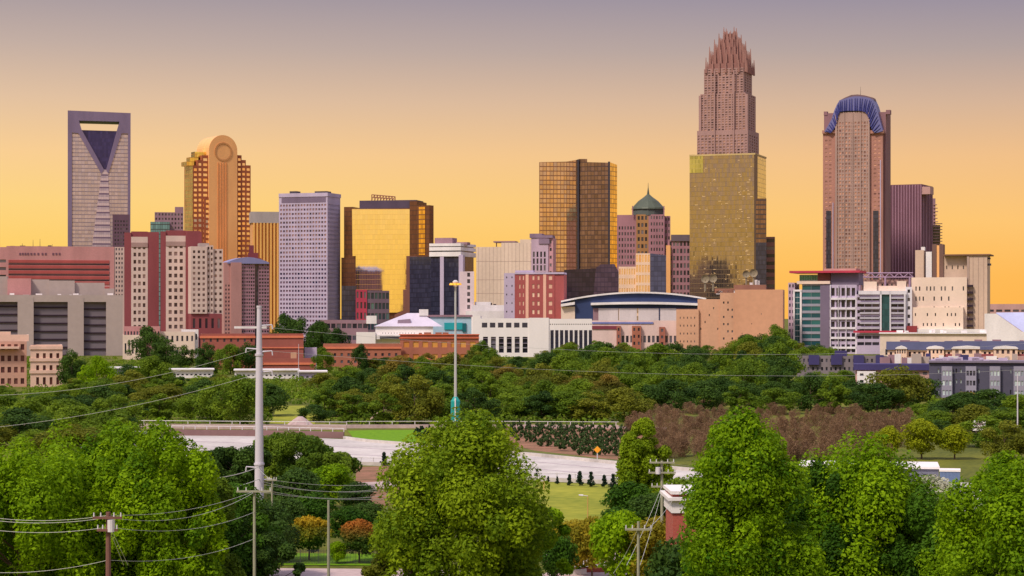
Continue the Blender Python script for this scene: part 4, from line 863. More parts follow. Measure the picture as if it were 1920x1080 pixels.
f = Fr(1670, 660, 0); T = Thing('townhouse_row', 'indigo roofed white townhouse row left of the dark slate block', 'building', f.base())
block(T, 'wall', m_pinkst, f, 1604, 1742, 693, dep=12, front=S(9, 3, .5, .4)); m = M(); f.box(m, 1600, 1744, 683, 694, -1, 12.5); T.part('indigo_roof', m, ind)
block(T, 'gable', m_white, f, 1607, 1642, 696, w0=-1.8, dep=1.7, front=S(2, 3, .4, .4)); T.finish()

# ================================================================== ground and roads
gm = newmat('grass_ground'); g = G(gm); geo = g.n('ShaderNodeNewGeometry'); n1 = g.noise(geo.outputs['Position'], .05, 6); n2 = g.noise(geo.outputs['Position'], 1.2, 4)
mr = g.n('ShaderNodeMapRange'); g.l(g.math('ADD', g.math('MULTIPLY', n1, .6), g.math('MULTIPLY', n2, .4)), mr.inputs[0]); mr.inputs[1].default_value = .35; mr.inputs[2].default_value = .65
g.bsdf(Base_Color=g.mix(mr.outputs[0], lin(58, 72, 36), lin(128, 128, 52)), Roughness=.95, Specular_IOR_Level=.1)
m = M(); m.poly([(-4000, -3000, 0), (4000, -3000, 0), (4000, 12000, 0), (-4000, 12000, 0)]); o = m.build('ground', gm); o['kind'] = 'structure'
def surf(name, a, b, scale=.3, rough=.9):
    m_ = newmat(name); g = G(m_); geo = g.n('ShaderNodeNewGeometry'); n1 = g.noise(geo.outputs['Position'], scale, 6); n2 = g.noise(geo.outputs['Position'], scale * 9, 3)
    mr = g.n('ShaderNodeMapRange'); g.l(g.math('ADD', g.math('MULTIPLY', n1, .6), g.math('MULTIPLY', n2, .4)), mr.inputs[0]); mr.inputs[1].default_value = .35; mr.inputs[2].default_value = .65
    g.bsdf(Base_Color=g.mix(mr.outputs[0], a, b), Roughness=rough, Specular_IOR_Level=.15); MATS[name] = m_; return m_
conc = surf('pale_concrete', lin(178, 171, 168), lin(214, 206, 202), .1); conc2 = surf('pink_concrete', lin(172, 150, 148), lin(200, 178, 176), .15); lawnm = surf('lawn', lin(84, 128, 18), lin(122, 162, 26), .9)
redsoil = surf('red_soil', lin(112, 92, 66), lin(164, 116, 96), .25); field = surf('field_grass', lin(112, 124, 40), lin(164, 162, 58), .07); asph = surf('asphalt', lin(96, 92, 100), lin(120, 114, 122), .3)
ground_poly('field', [(985, 912), (1010, 903), (1160, 912), (1275, 925), (1275, 1040), (960, 1040)], .02, field)
ground_poly('highway', [(150, 803), (330, 812), (500, 818), (650, 824), (780, 833), (1000, 852), (1150, 868), (1400, 892), (1700, 915), (1700, 960), (1300, 925), (1150, 906), (1010, 901), (900, 884), (760, 873), (600, 869), (480, 862), (300, 856), (150, 852)], .04, conc)
ground_poly('upper_road', [(0, 797.5), (270, 799), (650, 800.5), (1000, 800.5), (1250, 806), (1250, 801), (1000, 796.5), (650, 796.5), (270, 795), (0, 794)], .04, conc2)
ground_poly('lawn', [(652, 808), (700, 806.5), (796, 806.5), (800, 832), (720, 830), (664, 823)], .05, lawnm)
ground_poly('planting_bed', [(930, 803), (1000, 801), (1205, 804), (1205, 868), (1120, 859), (1000, 845), (950, 832)], .05, redsoil)
ground_poly('grass_verge', [(960, 836), (1000, 845), (1120, 859), (1205, 868), (1205, 874), (1150, 866), (1000, 850), (955, 842)], .06, surf('verge', lin(84, 96, 44), lin(120, 120, 60)))
ground_poly('red_bank', [(668, 876), (745, 874), (752, 950), (665, 946)], .05, redsoil); ground_poly('pink_path', [(660, 906), (760, 902), (760, 912), (650, 922)], .08, conc2)
ground_poly('dirt_track', [(690, 790), (712, 792), (726, 766), (708, 764)], .05, surf('pale_dirt', lin(180, 150, 130), lin(205, 178, 156)))
ground_poly('grass_slope', [(505, 796), (590, 796), (600, 760), (520, 762)], .05, field)
ground_poly('pavement', [(500, 1066), (760, 1068), (1010, 1075), (1300, 1072), (1300, 1120), (500, 1120)], .05, conc2)
ground_poly('lawn', [(520, 1038), (790, 1040), (790, 1062), (520, 1060)], .06, lawnm)
ground_poly('path', [(1020, 1040), (1130, 1042), (1140, 1062), (1040, 1066)], .07, conc); ground_poly('path', [(1140, 1036), (1265, 1040), (1262, 1058), (1150, 1056)], .07, conc2)
# lane seams on the highway
for k, (l_, dz) in enumerate([([(300, 826), (600, 836), (780, 846), (1000, 866), (1150, 880)], 0), ([(300, 838), (600, 850), (780, 858), (1000, 879), (1150, 893)], 0)]):
    pts = [GP(x, y) for x, y in l_]; m = M()
    for a, b in zip(pts[:-1], pts[1:]): m.poly([(a[0], a[1] - .35, .06), (b[0], b[1] - .35, .06), (b[0], b[1] + .35, .06), (a[0], a[1] + .35, .06)])
    o = m.build('lane_seam', surf('seam%d' % k, lin(168, 148, 160), lin(190, 172, 182))); o['kind'] = 'structure'
# parapets: low walls with a rail on posts
def parapet(name, label, line, h, mat, step=5.0, rail=True, th=.4):
    pts = [GP(x, y) for x, y in line]; T = Thing(name, label, 'wall', pts[0]); m = M()
    pm = M(); rm = M(); dist = 0
    for a, b in zip(pts[:-1], pts[1:]):
        A, B_ = Vector(a), Vector(b); d = (B_ - A).normalized(); n = Vector((-d.y, d.x, 0)) * th / 2; q = [A - n, B_ - n, B_ + n, A + n]; m.prism([(v.x, v.y) for v in q], 0, h)
        if rail:
            rm.tube(A + Vector((0, 0, h + .7)), B_ + Vector((0, 0, h + .7)), .06, .06, 5); k = 0
            while k * step < (B_ - A).length:
                c = A + d * (k * step + .01); pm.tube(c + Vector((0, 0, h)), c + Vector((0, 0, h + .75)), .09, .09, 5); k += 1
    T.part('wall', m, mat)
    if rail: T.part('rail', rm, m_silver); T.part('posts', pm, m_silver, kind='stuff')
    T.finish()
parapet('parapet_wall', 'long pale concrete parapet with a thin rail along the upper road', [(0, 801), (270, 803), (450, 804.5), (650, 806)], 1.0, conc2); parapet('parapet_wall', 'far concrete parapet behind the green lawn and planted bushes', [(650, 803), (900, 802.5), (1160, 804)], .8, conc2)
parapet('retaining_wall', 'brown retaining wall with slotted top on the far side of the highway', [(300, 816.5), (480, 818), (645, 822)], 1.3, wall('rail_brown', lin(130, 100, 100)), 2.5)
parapet('barrier', 'pale kerb wall curving below the green lawn', [(645, 823), (690, 829), (780, 836), (1000, 855), (1150, 870), (1300, 884)], .55, conc, rail=False); parapet('barrier', 'near pale barrier with rail on the lower edge of the highway', [(560, 868), (700, 873), (800, 876), (1010, 902), (1160, 908)], .6, conc, 3.0)
# pile of pale gravel
T_ = M(); c0 = Vector(GP(563, 803)); n = 24; r_ = random.Random(2)
rings = [[c0 + Vector((math.cos(2 * math.pi * k / n) * rr * r_.uniform(.9, 1.1), math.sin(2 * math.pi * k / n) * rr * r_.uniform(.9, 1.1), hh)) for k in range(n)] for rr, hh in ((3.6, 0), (2.6, 1.0), (1.5, 1.9), (.5, 2.6))]
for a, b in zip(rings[:-1], rings[1:]):
    for k in range(n): T_.poly([a[k], a[(k + 1) % n], b[(k + 1) % n], b[k]])
T_.poly(rings[-1]); o = T_.build('gravel_pile', conc2, tuple(c0)); setp(o, 'cone-shaped pile of pale gravel beside the upper road', 'gravel pile')
# ================================================================== trees
nr = np.random.default_rng(11)
def quads_mesh(name, P, A, B_, rnd, mat):
    """one small leaf clump per row: centre P, half axes A and B_"""
    n = len(P); V = np.empty((n, 4, 3), np.float32); V[:, 0] = P - A; V[:, 1] = P - B_; V[:, 2] = P + A; V[:, 3] = P + B_
    me = bpy.data.meshes.new(name); me.vertices.add(4 * n); me.vertices.foreach_set('co', V.ravel()); me.loops.add(4 * n); me.loops.foreach_set('vertex_index', np.arange(4 * n, dtype=np.int32))
    me.polygons.add(n); me.polygons.foreach_set('loop_start', np.arange(0, 4 * n, 4, dtype=np.int32)); 
    at = me.attributes.new('rnd', 'FLOAT', 'FACE'); at.data.foreach_set('value', rnd.astype(np.float32)); me.update(calc_edges=True); me.materials.append(mat); return me
def unit(v): return v / np.maximum(np.linalg.norm(v, axis=1, keepdims=True), 1e-6)
def env(kind, t):
    """crown half-width at height t (0 bottom .. 1 top)"""
    if kind == 'round': return np.sqrt(np.clip(1 - (2 * t - 1) ** 2, 0, 1)) ** .8
    if kind == 'oval': return np.clip(1 - t ** 4.2, 0, 1) ** .5 * np.clip(t * 5 + .3, 0, 1) ** .5
    if kind == 'dome': return np.clip(1 - t ** 3.5, 0, 1) ** .5 * np.clip(t * 5 + .2, 0, 1) ** .5
    if kind == 'broad': return np.clip(np.sin(np.pi * np.clip(t ** .8, 0, 1)), 0, 1) ** .6
    if kind == 'cone': return (1 - t) ** .8 * np.clip(t * 12, 0, 1)
    if kind == 'egg': return np.clip(np.sin(np.pi * np.clip(t ** .7, 0, 1)), 0, 1) ** .55 * (1 - .1 * t)
def crown(name, kind, H, rad, z0, nclump, nleaf, leaf, mat, seed, cr=.24, spike=0., up=.25, lumpy=False):
    g = np.random.default_rng(seed); t = g.random(nclump * 4); ph = g.random(nclump * 4) * 2 * np.pi; q = g.random(nclump * 4) ** (.28 if lumpy else .4)
    keep = g.random(len(t)) < env(kind, t) + .2; t, ph, q = t[keep][:nclump], ph[keep][:nclump], q[keep][:nclump]
    c_r = cr * rad * (.6 + .8 * g.random(len(t))) * (np.where(g.random(len(t)) < .3, .6, 1.05) if lumpy else 1)
    e = np.clip(env(kind, t) * rad * (1 + .12 * np.sin(3 * ph + seed)) - c_r * (.3 if lumpy else .55), 0, None)
    cen = np.stack([np.cos(ph) * q * e, np.sin(ph) * q * e, z0 + c_r * .6 + t * (H - z0 - c_r * 1.2)], 1); crn = g.random(len(t))
    w_ = c_r ** 2; idx = g.choice(len(t), nleaf, p=w_ / w_.sum()); d = unit(g.normal(size=(nleaf, 3))); d[:, 2] = np.where(g.random(nleaf) < up, np.abs(d[:, 2]), d[:, 2])
    rr = c_r[idx] * (1 - .5 * g.random(nleaf) ** 1.6); P = cen[idx] + d * rr[:, None] * np.array([1, 1, .85 + spike])
    if spike: P[:, 2] += spike * c_r[idx] * np.maximum(d[:, 2], 0) ** 4 * 1.2
    nrm = unit(d * .9 + g.normal(size=(nleaf, 3)) * .55 + np.array([0, 0, .35])); a = unit(np.cross(nrm, g.normal(size=(nleaf, 3)))); b = np.cross(nrm, a)
    s = leaf * (.45 + 1.25 * g.random(nleaf) ** 1.6); rnd = np.clip(crn[idx] * .6 + g.random(nleaf) * .4, 0, 1)
    return quads_mesh(name, P, a * s[:, None], b * (s * .6)[:, None], rnd, mat), cen
def trunk_mesh(name, H, r, z0, cen, mat, seed, nl=9):
    g = random.Random(seed); m = M(); top = z0 + (H - z0) * .55; k = 6; prev = Vector((0, 0, -.05 * H * .2)); lean = (g.uniform(-.03, .03) * H, g.uniform(-.03, .03) * H)
    pts = [Vector((lean[0] * (i / k) ** 2, lean[1] * (i / k) ** 2, top * i / k)) for i in range(k + 1)]; pts[0].z = -.01 * H
    for i in range(k): m.tube(pts[i], pts[i + 1], r * (1 - .13 * i), r * (1 - .13 * (i + 1)), 7, False)
    for c in g.sample(list(range(len(cen))), min(nl, len(cen))):
        e = Vector([float(x) for x in cen[c]]); i = min(k, max(2, int(k * min(1, e.z * .7 / top)))); s = pts[i]; mid = s.lerp(e, .5) + Vector((0, 0, -.03 * H)); rr = r * .42 * (1 - .08 * i)
        m.tube(s, mid, rr, rr * .7, 5, False); m.tube(mid, e, rr * .7, rr * .25, 5, False)
    me_o = m.build(name, mat); me = me_o.data; bpy.data.objects.remove(me_o); return me
bark = wall('bark', lin(96, 78, 66), .9, .25, 3.0)
L_mid = leafmat('leaf_mid', lin(52, 84, 24), lin(128, 152, 38), trans=.32); L_dark = leafmat('leaf_dark', lin(36, 64, 28), lin(80, 108, 38), trans=.24); L_olive = leafmat('leaf_olive', lin(72, 84, 26), lin(132, 136, 40), trans=.28); L_warm = leafmat('leaf_warm', lin(86, 92, 36), lin(118, 122, 42), lin(150, 122, 54), .6, 1.1)
L_brt = leafmat('leaf_bright', lin(44, 92, 12), lin(160, 194, 16), trans=.36); L_lime = leafmat('leaf_lime', lin(96, 116, 18), lin(170, 176, 30), trans=.32); L_deep = leafmat('leaf_deep', lin(26, 60, 16), lin(78, 116, 22), trans=.22)
L_oran = leafmat('leaf_orange_top', lin(44, 82, 22), lin(80, 116, 30), lin(178, 150, 34), .5, .95); L_red = leafmat('leaf_red_top', lin(44, 78, 26), lin(80, 108, 34), lin(176, 112, 46), .55, 1.0); L_yel = leafmat('leaf_yellow', lin(104, 108, 26), lin(184, 160, 40)); L_con = leafmat('leaf_conifer', lin(26, 42, 34), lin(44, 66, 44), trans=.1)
L_shr = leafmat('leaf_shrub', lin(44, 66, 40), lin(82, 104, 58), trans=.2); L_brn = leafmat('twig_brown', lin(112, 90, 70), lin(160, 130, 100), trans=.3, rough=.9); L_blo = leafmat('leaf_blossom', lin(90, 110, 60), lin(225, 222, 205), trans=.3)
PROTO = {}
def proto(key, kind, H, rad, z0, nc, nl, leaf, seed, tr=.022, **kw):
    me, cen = crown('crown', kind, H, rad, z0, nc, nl, leaf, None, seed, **kw); PROTO.setdefault(key, []).append((me, trunk_mesh('trunk', H, tr * H, z0, cen, bark, seed)))
# unit-height trees, shared by the far belts
for s_ in range(5): proto('far', ['round', 'broad', 'round', 'egg', 'broad'][s_], 1, .60, .02, 34, 9000, .021, 100 + s_, cr=.26)
for s_ in range(3): proto('tall', ['egg', 'oval', 'egg'][s_], 1, .42, .02, 30, 7000, .020, 200 + s_)
for s_ in range(3): proto('shrub', 'round', 1, .62, .0, 14, 900, .07, 300 + s_)
for s_ in range(2): proto('conifer', 'cone', 1, .34, .03, 30, 2600, .035, 400 + s_, cr=.3)
for s_ in range(3): proto('small', 'round', 1, .46, .16, 46, 9000, .024, 500 + s_, cr=.34)
def twigs(seed):
    g = np.random.default_rng(seed); k = 11; n = 4200; a_ = g.random(k) * 2 * np.pi; r_ = .5 * np.sqrt(g.random(k)); cx, cy = np.cos(a_) * r_, np.sin(a_) * r_; hh = .5 + .5 * g.random(k); w_ = .13 + .12 * g.random(k)
    i = g.integers(0, k, n); t = g.random(n) ** .75; ph = g.random(n) * 2 * np.pi; q = np.sqrt(g.random(n)) * w_[i] * np.sin(np.pi * np.clip(.12 + t * .84, 0, 1)) ** .7
    P = np.stack([cx[i] + np.cos(ph) * q, cy[i] + np.sin(ph) * q, t * hh[i]], 1); up = unit(np.stack([np.cos(ph) * .4, np.sin(ph) * .4, np.full(n, .9)], 1) + g.normal(size=(n, 3)) * .35); b = unit(np.cross(up, g.normal(size=(n, 3))))
    return quads_mesh('crown', P, up * .045 * (.5 + g.random(n))[:, None], b * .007, g.random(n) * .5 + g.random(k)[i] * .5, None), P[::200]
for s_ in range(3): me, cen = twigs(600 + s_); PROTO.setdefault('bare', []).append((me, trunk_mesh('trunk', 1, .02, .05, cen, bark, 600 + s_, 12)))
mesh_cache = {}
def with_mat(me, mat):
    k = (me.name, mat.name)
    if k not in mesh_cache:
        c = me.copy(); c.materials.clear(); c.materials.append(mat); mesh_cache[k] = c
    return mesh_cache[k]
ALLT = []
def plant(key, name, X, Y, h, wfac, mat, label, cat, group=None, v=None, rot=None, trunk=True, pname='crown'):
    cr_, tr_ = rng.choice(PROTO[key]) if v is None else PROTO[key][v]
    o = bpy.data.objects.new(name, None); sc.collection.objects.link(o); o.location = (X, Y, 0); o.rotation_euler = (0, 0, rng.uniform(0, 6.28) if rot is None else rot); o.scale = (h * wfac, h * wfac, h); o.empty_display_size = .3
    c = bpy.data.objects.new(pname, with_mat(cr_, mat)); sc.collection.objects.link(c); c.parent = o
    if trunk: t = bpy.data.objects.new('trunk', tr_); sc.collection.objects.link(t); t.parent = o
    setp(o, label, cat, group); ALLT.append(o); return o
def interp(prof, x):
    for (a, b), (c, d) in zip(prof[:-1], prof[1:]):
        if a <= x <= c: return b + (d - b) * (x - a) / max(c - a, 1)
    return prof[0][1] if x < prof[0][0] else prof[-1][1]
LM = [(60, 'at the left edge'), (130, 'below the pink low office'), (235, 'below the grey slatted block'), (300, 'below the left brick tower'), (360, 'below the right brick tower'), (420, 'below the canted cream apartments'),
      (485, 'just left of steel pole'), (560, 'below the lavender tower'), (640, 'below the mauve parking structure'), (700, 'below the gold mirror front'), (770, 'below the white hipped hall'), (850, 'left of the light mast'), (910, 'right of the light mast'),
      (990, 'below the white bay-windowed block'), (1060, 'below the red brick hotel'), (1120, 'below the left arena end'), (1200, 'below the domed tower'), (1270, 'below the arena middle'), (1330, 'below the olive glass box'), (1400, 'below the rooftop dishes'), (1470, 'below the big tan hall'),
      (1540, 'below the teal banded block'), (1600, 'below the blue-arched tower'), (1660, 'below the white balcony blocks'), (1730, 'left of the slate apartments'), (1800, 'below the left slate bays'), (1860, 'below the middle slate bays'), (2100, 'at the right edge')]
def lm(px): return next(t for x, t in LM if px <= x)
canopy = [(-60, 700), (10, 700), (57, 728), (112, 732), (122, 652), (150, 672), (175, 668), (232, 682), (244, 672), (290, 664), (340, 684), (375, 700), (440, 702), (500, 702), (590, 712), (604, 672), (640, 674), (690, 668), (760, 655), (830, 657), (880, 645), (935, 652), (1000, 668), (1020, 648), (1100, 632), (1200, 644), (1260, 637), (1350, 642), (1390, 628), (1440, 610), (1475, 626), (1520, 638), (1560, 648), (1600, 700), (1650, 712), (1690, 684), (1730, 692), (1748, 742), (1920, 746), (2000, 746)]
front = [(-60, 738), (60, 742), (150, 728), (210, 722), (265, 735), (300, 720), (390, 718), (410, 702), (500, 706), (516, 765), (575, 775), (592, 726), (640, 716), (690, 742), (702, 765), (722, 705), (760, 674), (820, 690), (850, 712), (930, 702), (960, 730), (990, 722), (1060, 696), (1100, 722), (1150, 700), (1190, 722), (1230, 706), (1290, 702), (1350, 720), (1400, 726), (1440, 738), (1480, 706), (1530, 686), (1590, 702), (1640, 714), (1690, 686), (1735, 700), (1752, 760), (1790, 738), (1850, 742), (1880, 748), (2000, 752)]
solid = [(-60, 130, 685, 730), (1480, 2000, 645, 690), (1640, 2000, 770, 830), (1590, 2000, 595, 632), (1480, 2000, 740, 790), (470, 610, 870, 925), (360, 490, 915, 960), (590, 770, 930, 985), (735, 920, 950, 1010), (190, 620, 775, 830), (660, 830, 1060, 1115), (860, 1120, 1180, 1235), (800, 890, 1100, 1150), (290, 380, 1140, 1170), (225, 305, 1105, 1160)]
def tree_row(d, sp, rowname, ti, pxs=(-40, 1960), extra=(0, 22)):
    step = sp * F / d; x = pxs[0]
    while x < pxs[1]:
        px = x + rng.uniform(-.3, .3) * step; Y = d * rng.uniform(.96, 1.04); x += step * rng.uniform(.85, 1.15)
        if any(a <= px <= b and c <= Y <= e for a, b, c, e in solid): continue
        lim = interp(front, px) * ti + interp(canopy, px) * (1 - ti); lim = max(lim, 689) if (Y < 750 and 1486 < px < 1742) else lim; top = lim + rng.uniform(*extra); h = CAMH - (top - HOR) * Y / F
        h = min(h, rng.uniform(14, 17.5))
        if h < 3.2: continue
        kind = 'tall' if rng.random() < .25 else 'far'; r = rng.random()
        if px < 1180 and px > 250: mats = [(L_mid, 'mid green'), (L_dark, 'dark green'), (L_olive, 'olive green'), (L_warm, 'autumn-tinged')]; wt_ = (.45, .3, .19, .06)
        else: mats = [(L_mid, 'mid green'), (L_dark, 'dark green'), (L_olive, 'olive green'), (L_warm, 'autumn-tinged')]; wt_ = (.5, .32, .15, .03)
        mt_, cn = rng.choices(mats, wt_)[0]; wf = rng.uniform(1.0, 1.3) * (1 if h > 10 else min(1.75, 10 / h))
        plant(kind, 'broadleaf_tree', (px - 960) / F * Y, Y, h, wf, mt_, f"{cn} {'slender' if kind == 'tall' else 'broad'} tree {rowname} {lm(px)}", 'tree', 'trees of the wooded belt below the skyline')
tree_row(1130, 14, 'in farthest belt', 0, (120, 1600), (0, 10)); tree_row(1010, 13, 'in far belt', 0, (120, 1600), (0, 14)); tree_row(890, 12, 'in inner belt', 0, (120, 1960), (2, 18)); tree_row(790, 11, 'in middle belt', 0, (120, 1960), (4, 20)); tree_row(715, 10, 'in second belt', .1, (120, 1700), (0, 22))
tree_row(650, 9, 'in nearer belt', .3, (-40, 1700), (0, 22)); tree_row(600, 8.5, 'in near belt', .5, (-40, 1980), (0, 18)); tree_row(555, 8.5, 'in third row', .75, (-40, 1980), (-2, 16)); tree_row(512, 8, 'in second row', .95, (-40, 1960), (-6, 12)); tree_row(474, 7.5, 'in front row', 1, (-40, 1190), (0, 22))
for d_, sp_, pr_, rn in ((438, 8, 728, 'in grove rear'), (408, 8, 742, 'in grove middle'), (375, 8, 758, 'in grove front'), (345, 8, 788, 'at grove edge')):
    front_save = front; front = [(-60, pr_ + 8), (60, pr_ + 6), (130, pr_), (200, pr_ - 6), (270, pr_ + 16), (300, pr_ + 20), (2000, 999)]; tree_row(d_, sp_, rn, 1, (-40, 232 if d_ < 420 else 262), (0, 16)); front = front_save
for d_, sp_, pr_, rn in ((500, 7.5, 732, 'in right grove rear'), (465, 7.5, 742, 'in right grove middle'), (430, 7.5, 756, 'in right grove front'), (395, 7.5, 778, 'at right grove edge')):
    front_save = front; front = [(0, pr_), (1700, pr_ + 22), (1760, pr_ + 6), (1800, pr_), (2000, pr_ + 4)]; tree_row(d_, sp_, rn, 1, (1735 if d_ > 440 else 1770, 1975), (-8, 14)); front = front_save
# low scrub filling the floor of the wood
def scrub(name, n, prof, seed, hh=2.2):
    g = np.random.default_rng(seed); d = g.uniform(456, 1150, n * 3); px = g.uniform(-60, 1980, n * 3); ok = np.ones(len(d), bool)
    for a, b, c, e in solid: ok &= ~((px > a - 6) & (px < b + 6) & (d > c - 4) & (d < e + 4))
    ok &= ~((px > 1190) & (px < 1740) & (d < 555)); ok &= ~((px > 500) & (px < 600) & (d < 560)); ok &= ~((px > 1740) & (d < 440)); d, px = d[ok][:n], px[ok][:n]
    cx, cy = (px - 960) / F * d, d; r = g.uniform(1.2, 3.0, len(d)); h = g.uniform(.8, hh, len(d)); k = 34; i = np.repeat(np.arange(len(d)), k); u = unit(g.normal(size=(len(i), 3))); u[:, 2] = np.abs(u[:, 2])
    P = np.stack([cx[i] + u[:, 0] * r[i], cy[i] + u[:, 1] * r[i], u[:, 2] * h[i]], 1); nrm = unit(u + g.normal(size=u.shape) * .5); a = unit(np.cross(nrm, g.normal(size=u.shape))); b = np.cross(nrm, a); s = g.uniform(.3, .6, len(i))[:, None]
    me = quads_mesh(name, P, a * s, b * s * .6, np.clip(g.random(len(d))[i] * .6 + g.random(len(i)) * .4, 0, 1), prof); o = bpy.data.objects.new(name, me); sc.collection.objects.link(o); o['kind'] = 'stuff'; o['label'] = 'low green scrub covering the floor of the wooded belt'; o['category'] = 'undergrowth'
scrub('undergrowth', 4200, L_mid, 77)
def at(px, top, d, key, name, mat, label, cat='tree', wf=1., group=None, v=None, **kw):
    h = CAMH - (top - HOR) * d / F; return plant(key, name, (px - 960) / F * d, d, h, wf, mat, label, cat, group, v, **kw)
# tall dark clumps by the towers, and left belt in front of the road
for px, top, d, w_, mt_, lb in ((275, 613, 1000, .9, L_dark, 'tall dark tree at the foot of the left brick tower'), (312, 630, 960, 1.1, L_dark, 'broad dark tree between the two brick towers and the road'), (345, 645, 940, 1.0, L_dark, 'dark tree right below the right brick tower'),
        (532, 590, 1180, .8, L_dark, 'tall dark tree at the left foot of the lavender tower'), (566, 592, 1170, .8, L_dark, 'tall dark tree at the middle foot of the lavender tower'), (600, 600, 1160, .8, L_dark, 'tall dark tree at the right foot of the lavender tower'), (632, 616, 1150, .9, L_dark, 'dark tree before the mauve parking structure'),
        (392, 640, 860, .9, L_dark, 'dark tree in front of the left end of the low red brick building'), (432, 646, 850, 1.0, L_mid, 'green tree in front of the low red brick building, left of the steel pole'), (466, 640, 855, .9, L_dark, 'dark tree touching the steel pole in front of the red brick block'),
        (604, 652, 840, .8, L_mid, 'green tree between the tall red brick block and the long low brick building'), (678, 646, 880, .7, L_dark, 'slim dark tree in front of the long low orange brick building'), (905, 640, 900, .9, L_mid, 'green tree at the right corner of the amber-windowed brick building'),
        (182, 668, 640, .9, L_brt, 'bright green round tree right of the pink low office'), (288, 666, 680, 1.1, L_mid, 'round dome-shaped green tree left of the brick towers'), (135, 652, 690, .7, L_dark, 'dark upright tree touching the right side of the pink low office'),
        (1452, 610, 1100, .9, L_mid, 'tall green tree at the right corner of the tan hall'), (1400, 626, 1120, 1, L_dark, 'dark green tree below the dishes of the tan hall'),
        (60, 790, 400, 1.2, L_dark, 'dark wide tree in front of the left end of the road'), (140, 775, 405, 1.2, L_mid, 'green wide tree before the left road end, beside the dark one'), (215, 760, 415, 1.2, L_dark, 'dark tree just left of where the highway appears'), (0, 770, 420, 1.2, L_mid, 'green tree cut by the left edge before the road')):
    at(px, top, d, 'far', 'broadleaf_tree', mt_, lb, wf=w_)
for px, top, w_, lb in ((1668, 800, 1.0, 'yellow green round tree left of the group by the brown brush'), (1728, 786, 1.1, 'yellow green round tree in the middle beside the brown brush'), (1790, 798, 1.2, 'yellow green broad tree on the right of the brown brush'), (1885, 786, 1.3, 'olive broad tree at the right edge beyond the lime crown')):
    at(px, top, 350, 'small' if px < 1800 else 'far', 'broadleaf_tree', L_lime if px < 1800 else L_olive, lb, wf=w_)
# leafless brown brush
n_ = 0
for d, tp, a, b in ((545, 752, 1240, 1700), (500, 757, 1205, 1720), (455, 765, 1195, 1730), (415, 778, 1200, 1720), (380, 792, 1235, 1700), (350, 812, 1260, 1660)):
    x = a
    while x < b:
        h = CAMH - (tp + rng.uniform(-5, 12) - HOR) * d / F; plant('bare', 'bare_bush', (x - 960) / F * d, d * rng.uniform(.98, 1.02), h, rng.uniform(1.3, 1.7), L_brn, 'leafless brown bush in the brown thicket below the blue-arched tower', 'bush', 'leafless bushes of the brown thicket'); x += 4.2 * F / d * rng.uniform(.85, 1.15)
# planted rows of bushes on red soil
r_ = random.Random(3)
for row_ in range(7):
    for k in range(17):
        px = 948 + k * 14.5 + row_ * 8.5 + r_.uniform(-2, 2); py = 806.5 + row_ * 7.6 + k * .25
        lim = 828 + max(0, (px - 945)) * .18
        if px > 1196 or py > lim or px < 945: continue
        X_, Y_, _ = GP(px, py); plant('shrub', 'round_shrub', X_, Y_, r_.uniform(1.6, 2.1), r_.uniform(.7, .85), L_shr, 'small clipped bush in the planted rows on red soil above the highway', 'shrub', 'clipped bushes in rows on the red soil', trunk=False, pname='foliage')
for px, py in ((782, 818), (790, 815), (800, 821), (806, 814), (795, 826), (812, 820), (786, 826), (945, 806), (938, 808)):
    X_, Y_, _ = GP(px, py); plant('shrub', 'round_shrub', X_, Y_, 1.9, .8, L_con, 'dark bush in the clump between the green lawn and the big central tree', 'shrub', 'dark bushes right of the lawn', trunk=False, pname='foliage')
# small conifers beside the highway
for i, (px, py, t) in enumerate(((720, 874, 846), (740, 874, 851), (757, 870, 843))): X_, Y_, _ = GP(px, py); plant('conifer', 'young_conifer', X_, Y_, (py - t) * Y_ / F, 1, L_con if i < 2 else L_dark, ['pointed', 'rounded', 'slim'][i] + ' young conifer on the near road edge left of the big central tree', 'conifer', 'young conifers beside the highway')
cl = ['first (leftmost)', 'second', 'third', 'fourth', 'fifth', 'sixth', 'seventh', 'eighth (rightmost)']
for i, (px, py, t) in enumerate(((1007, 896, 878), (1028, 905, 892), (1045, 908, 893), (1068, 911, 888), (1087, 911, 882), (1108, 913, 884), (1133, 914, 889), (1150, 917, 888))):
    X_, Y_, _ = GP(px, py); plant('conifer', 'young_conifer', X_, Y_, (py - t) * Y_ / F, 1.0, L_con, f'{cl[i]} young dark conifer in the row above the field', 'conifer', 'young conifers above the field')
# foreground trees, each with a crown of its own
def big(px, top, d, kind, rad, z0, nc, nl, leaf, mat, label, seed, group=None, spike=0., cr=.24, name='broadleaf_tree'):
    lump = kind != 'oval'
    rad *= 1.14; H = CAMH - (top - HOR) * d / F; me, cen = crown('crown', kind, H, rad, z0, int(nc * .95), int(nl * 1.7), leaf * .78, mat, seed, cr=cr, spike=spike, lumpy=lump); tm = trunk_mesh('trunk', H, .02 * H + .05, z0, cen, bark, seed, 16)
    o = bpy.data.objects.new(name, None); sc.collection.objects.link(o); o.location = ((px - 960) / F * d, d, 0)
    for n_, x in (('crown', me), ('trunk', tm)): c = bpy.data.objects.new(n_, x); sc.collection.objects.link(c); c.parent = o
    setp(o, label, 'tree', group); return o
big(40, 850, 150, 'dome', 5.4, 1.5, 90, 42000, .17, L_brt, 'leafy bright green tree at the left edge, lowest of the three big left crowns', 1, spike=.5)
big(130, 836, 160, 'dome', 5.0, 1.5, 90, 42000, .17, L_brt, 'leafy bright green tree behind the brown utility pole, middle of the three big left crowns', 2, spike=.5)
big(300, 806, 152, 'dome', 4.6, 2, 100, 50000, .17, L_brt, 'tallest of the three big bright green left crowns, next to the white steel pole', 3, spike=.35)
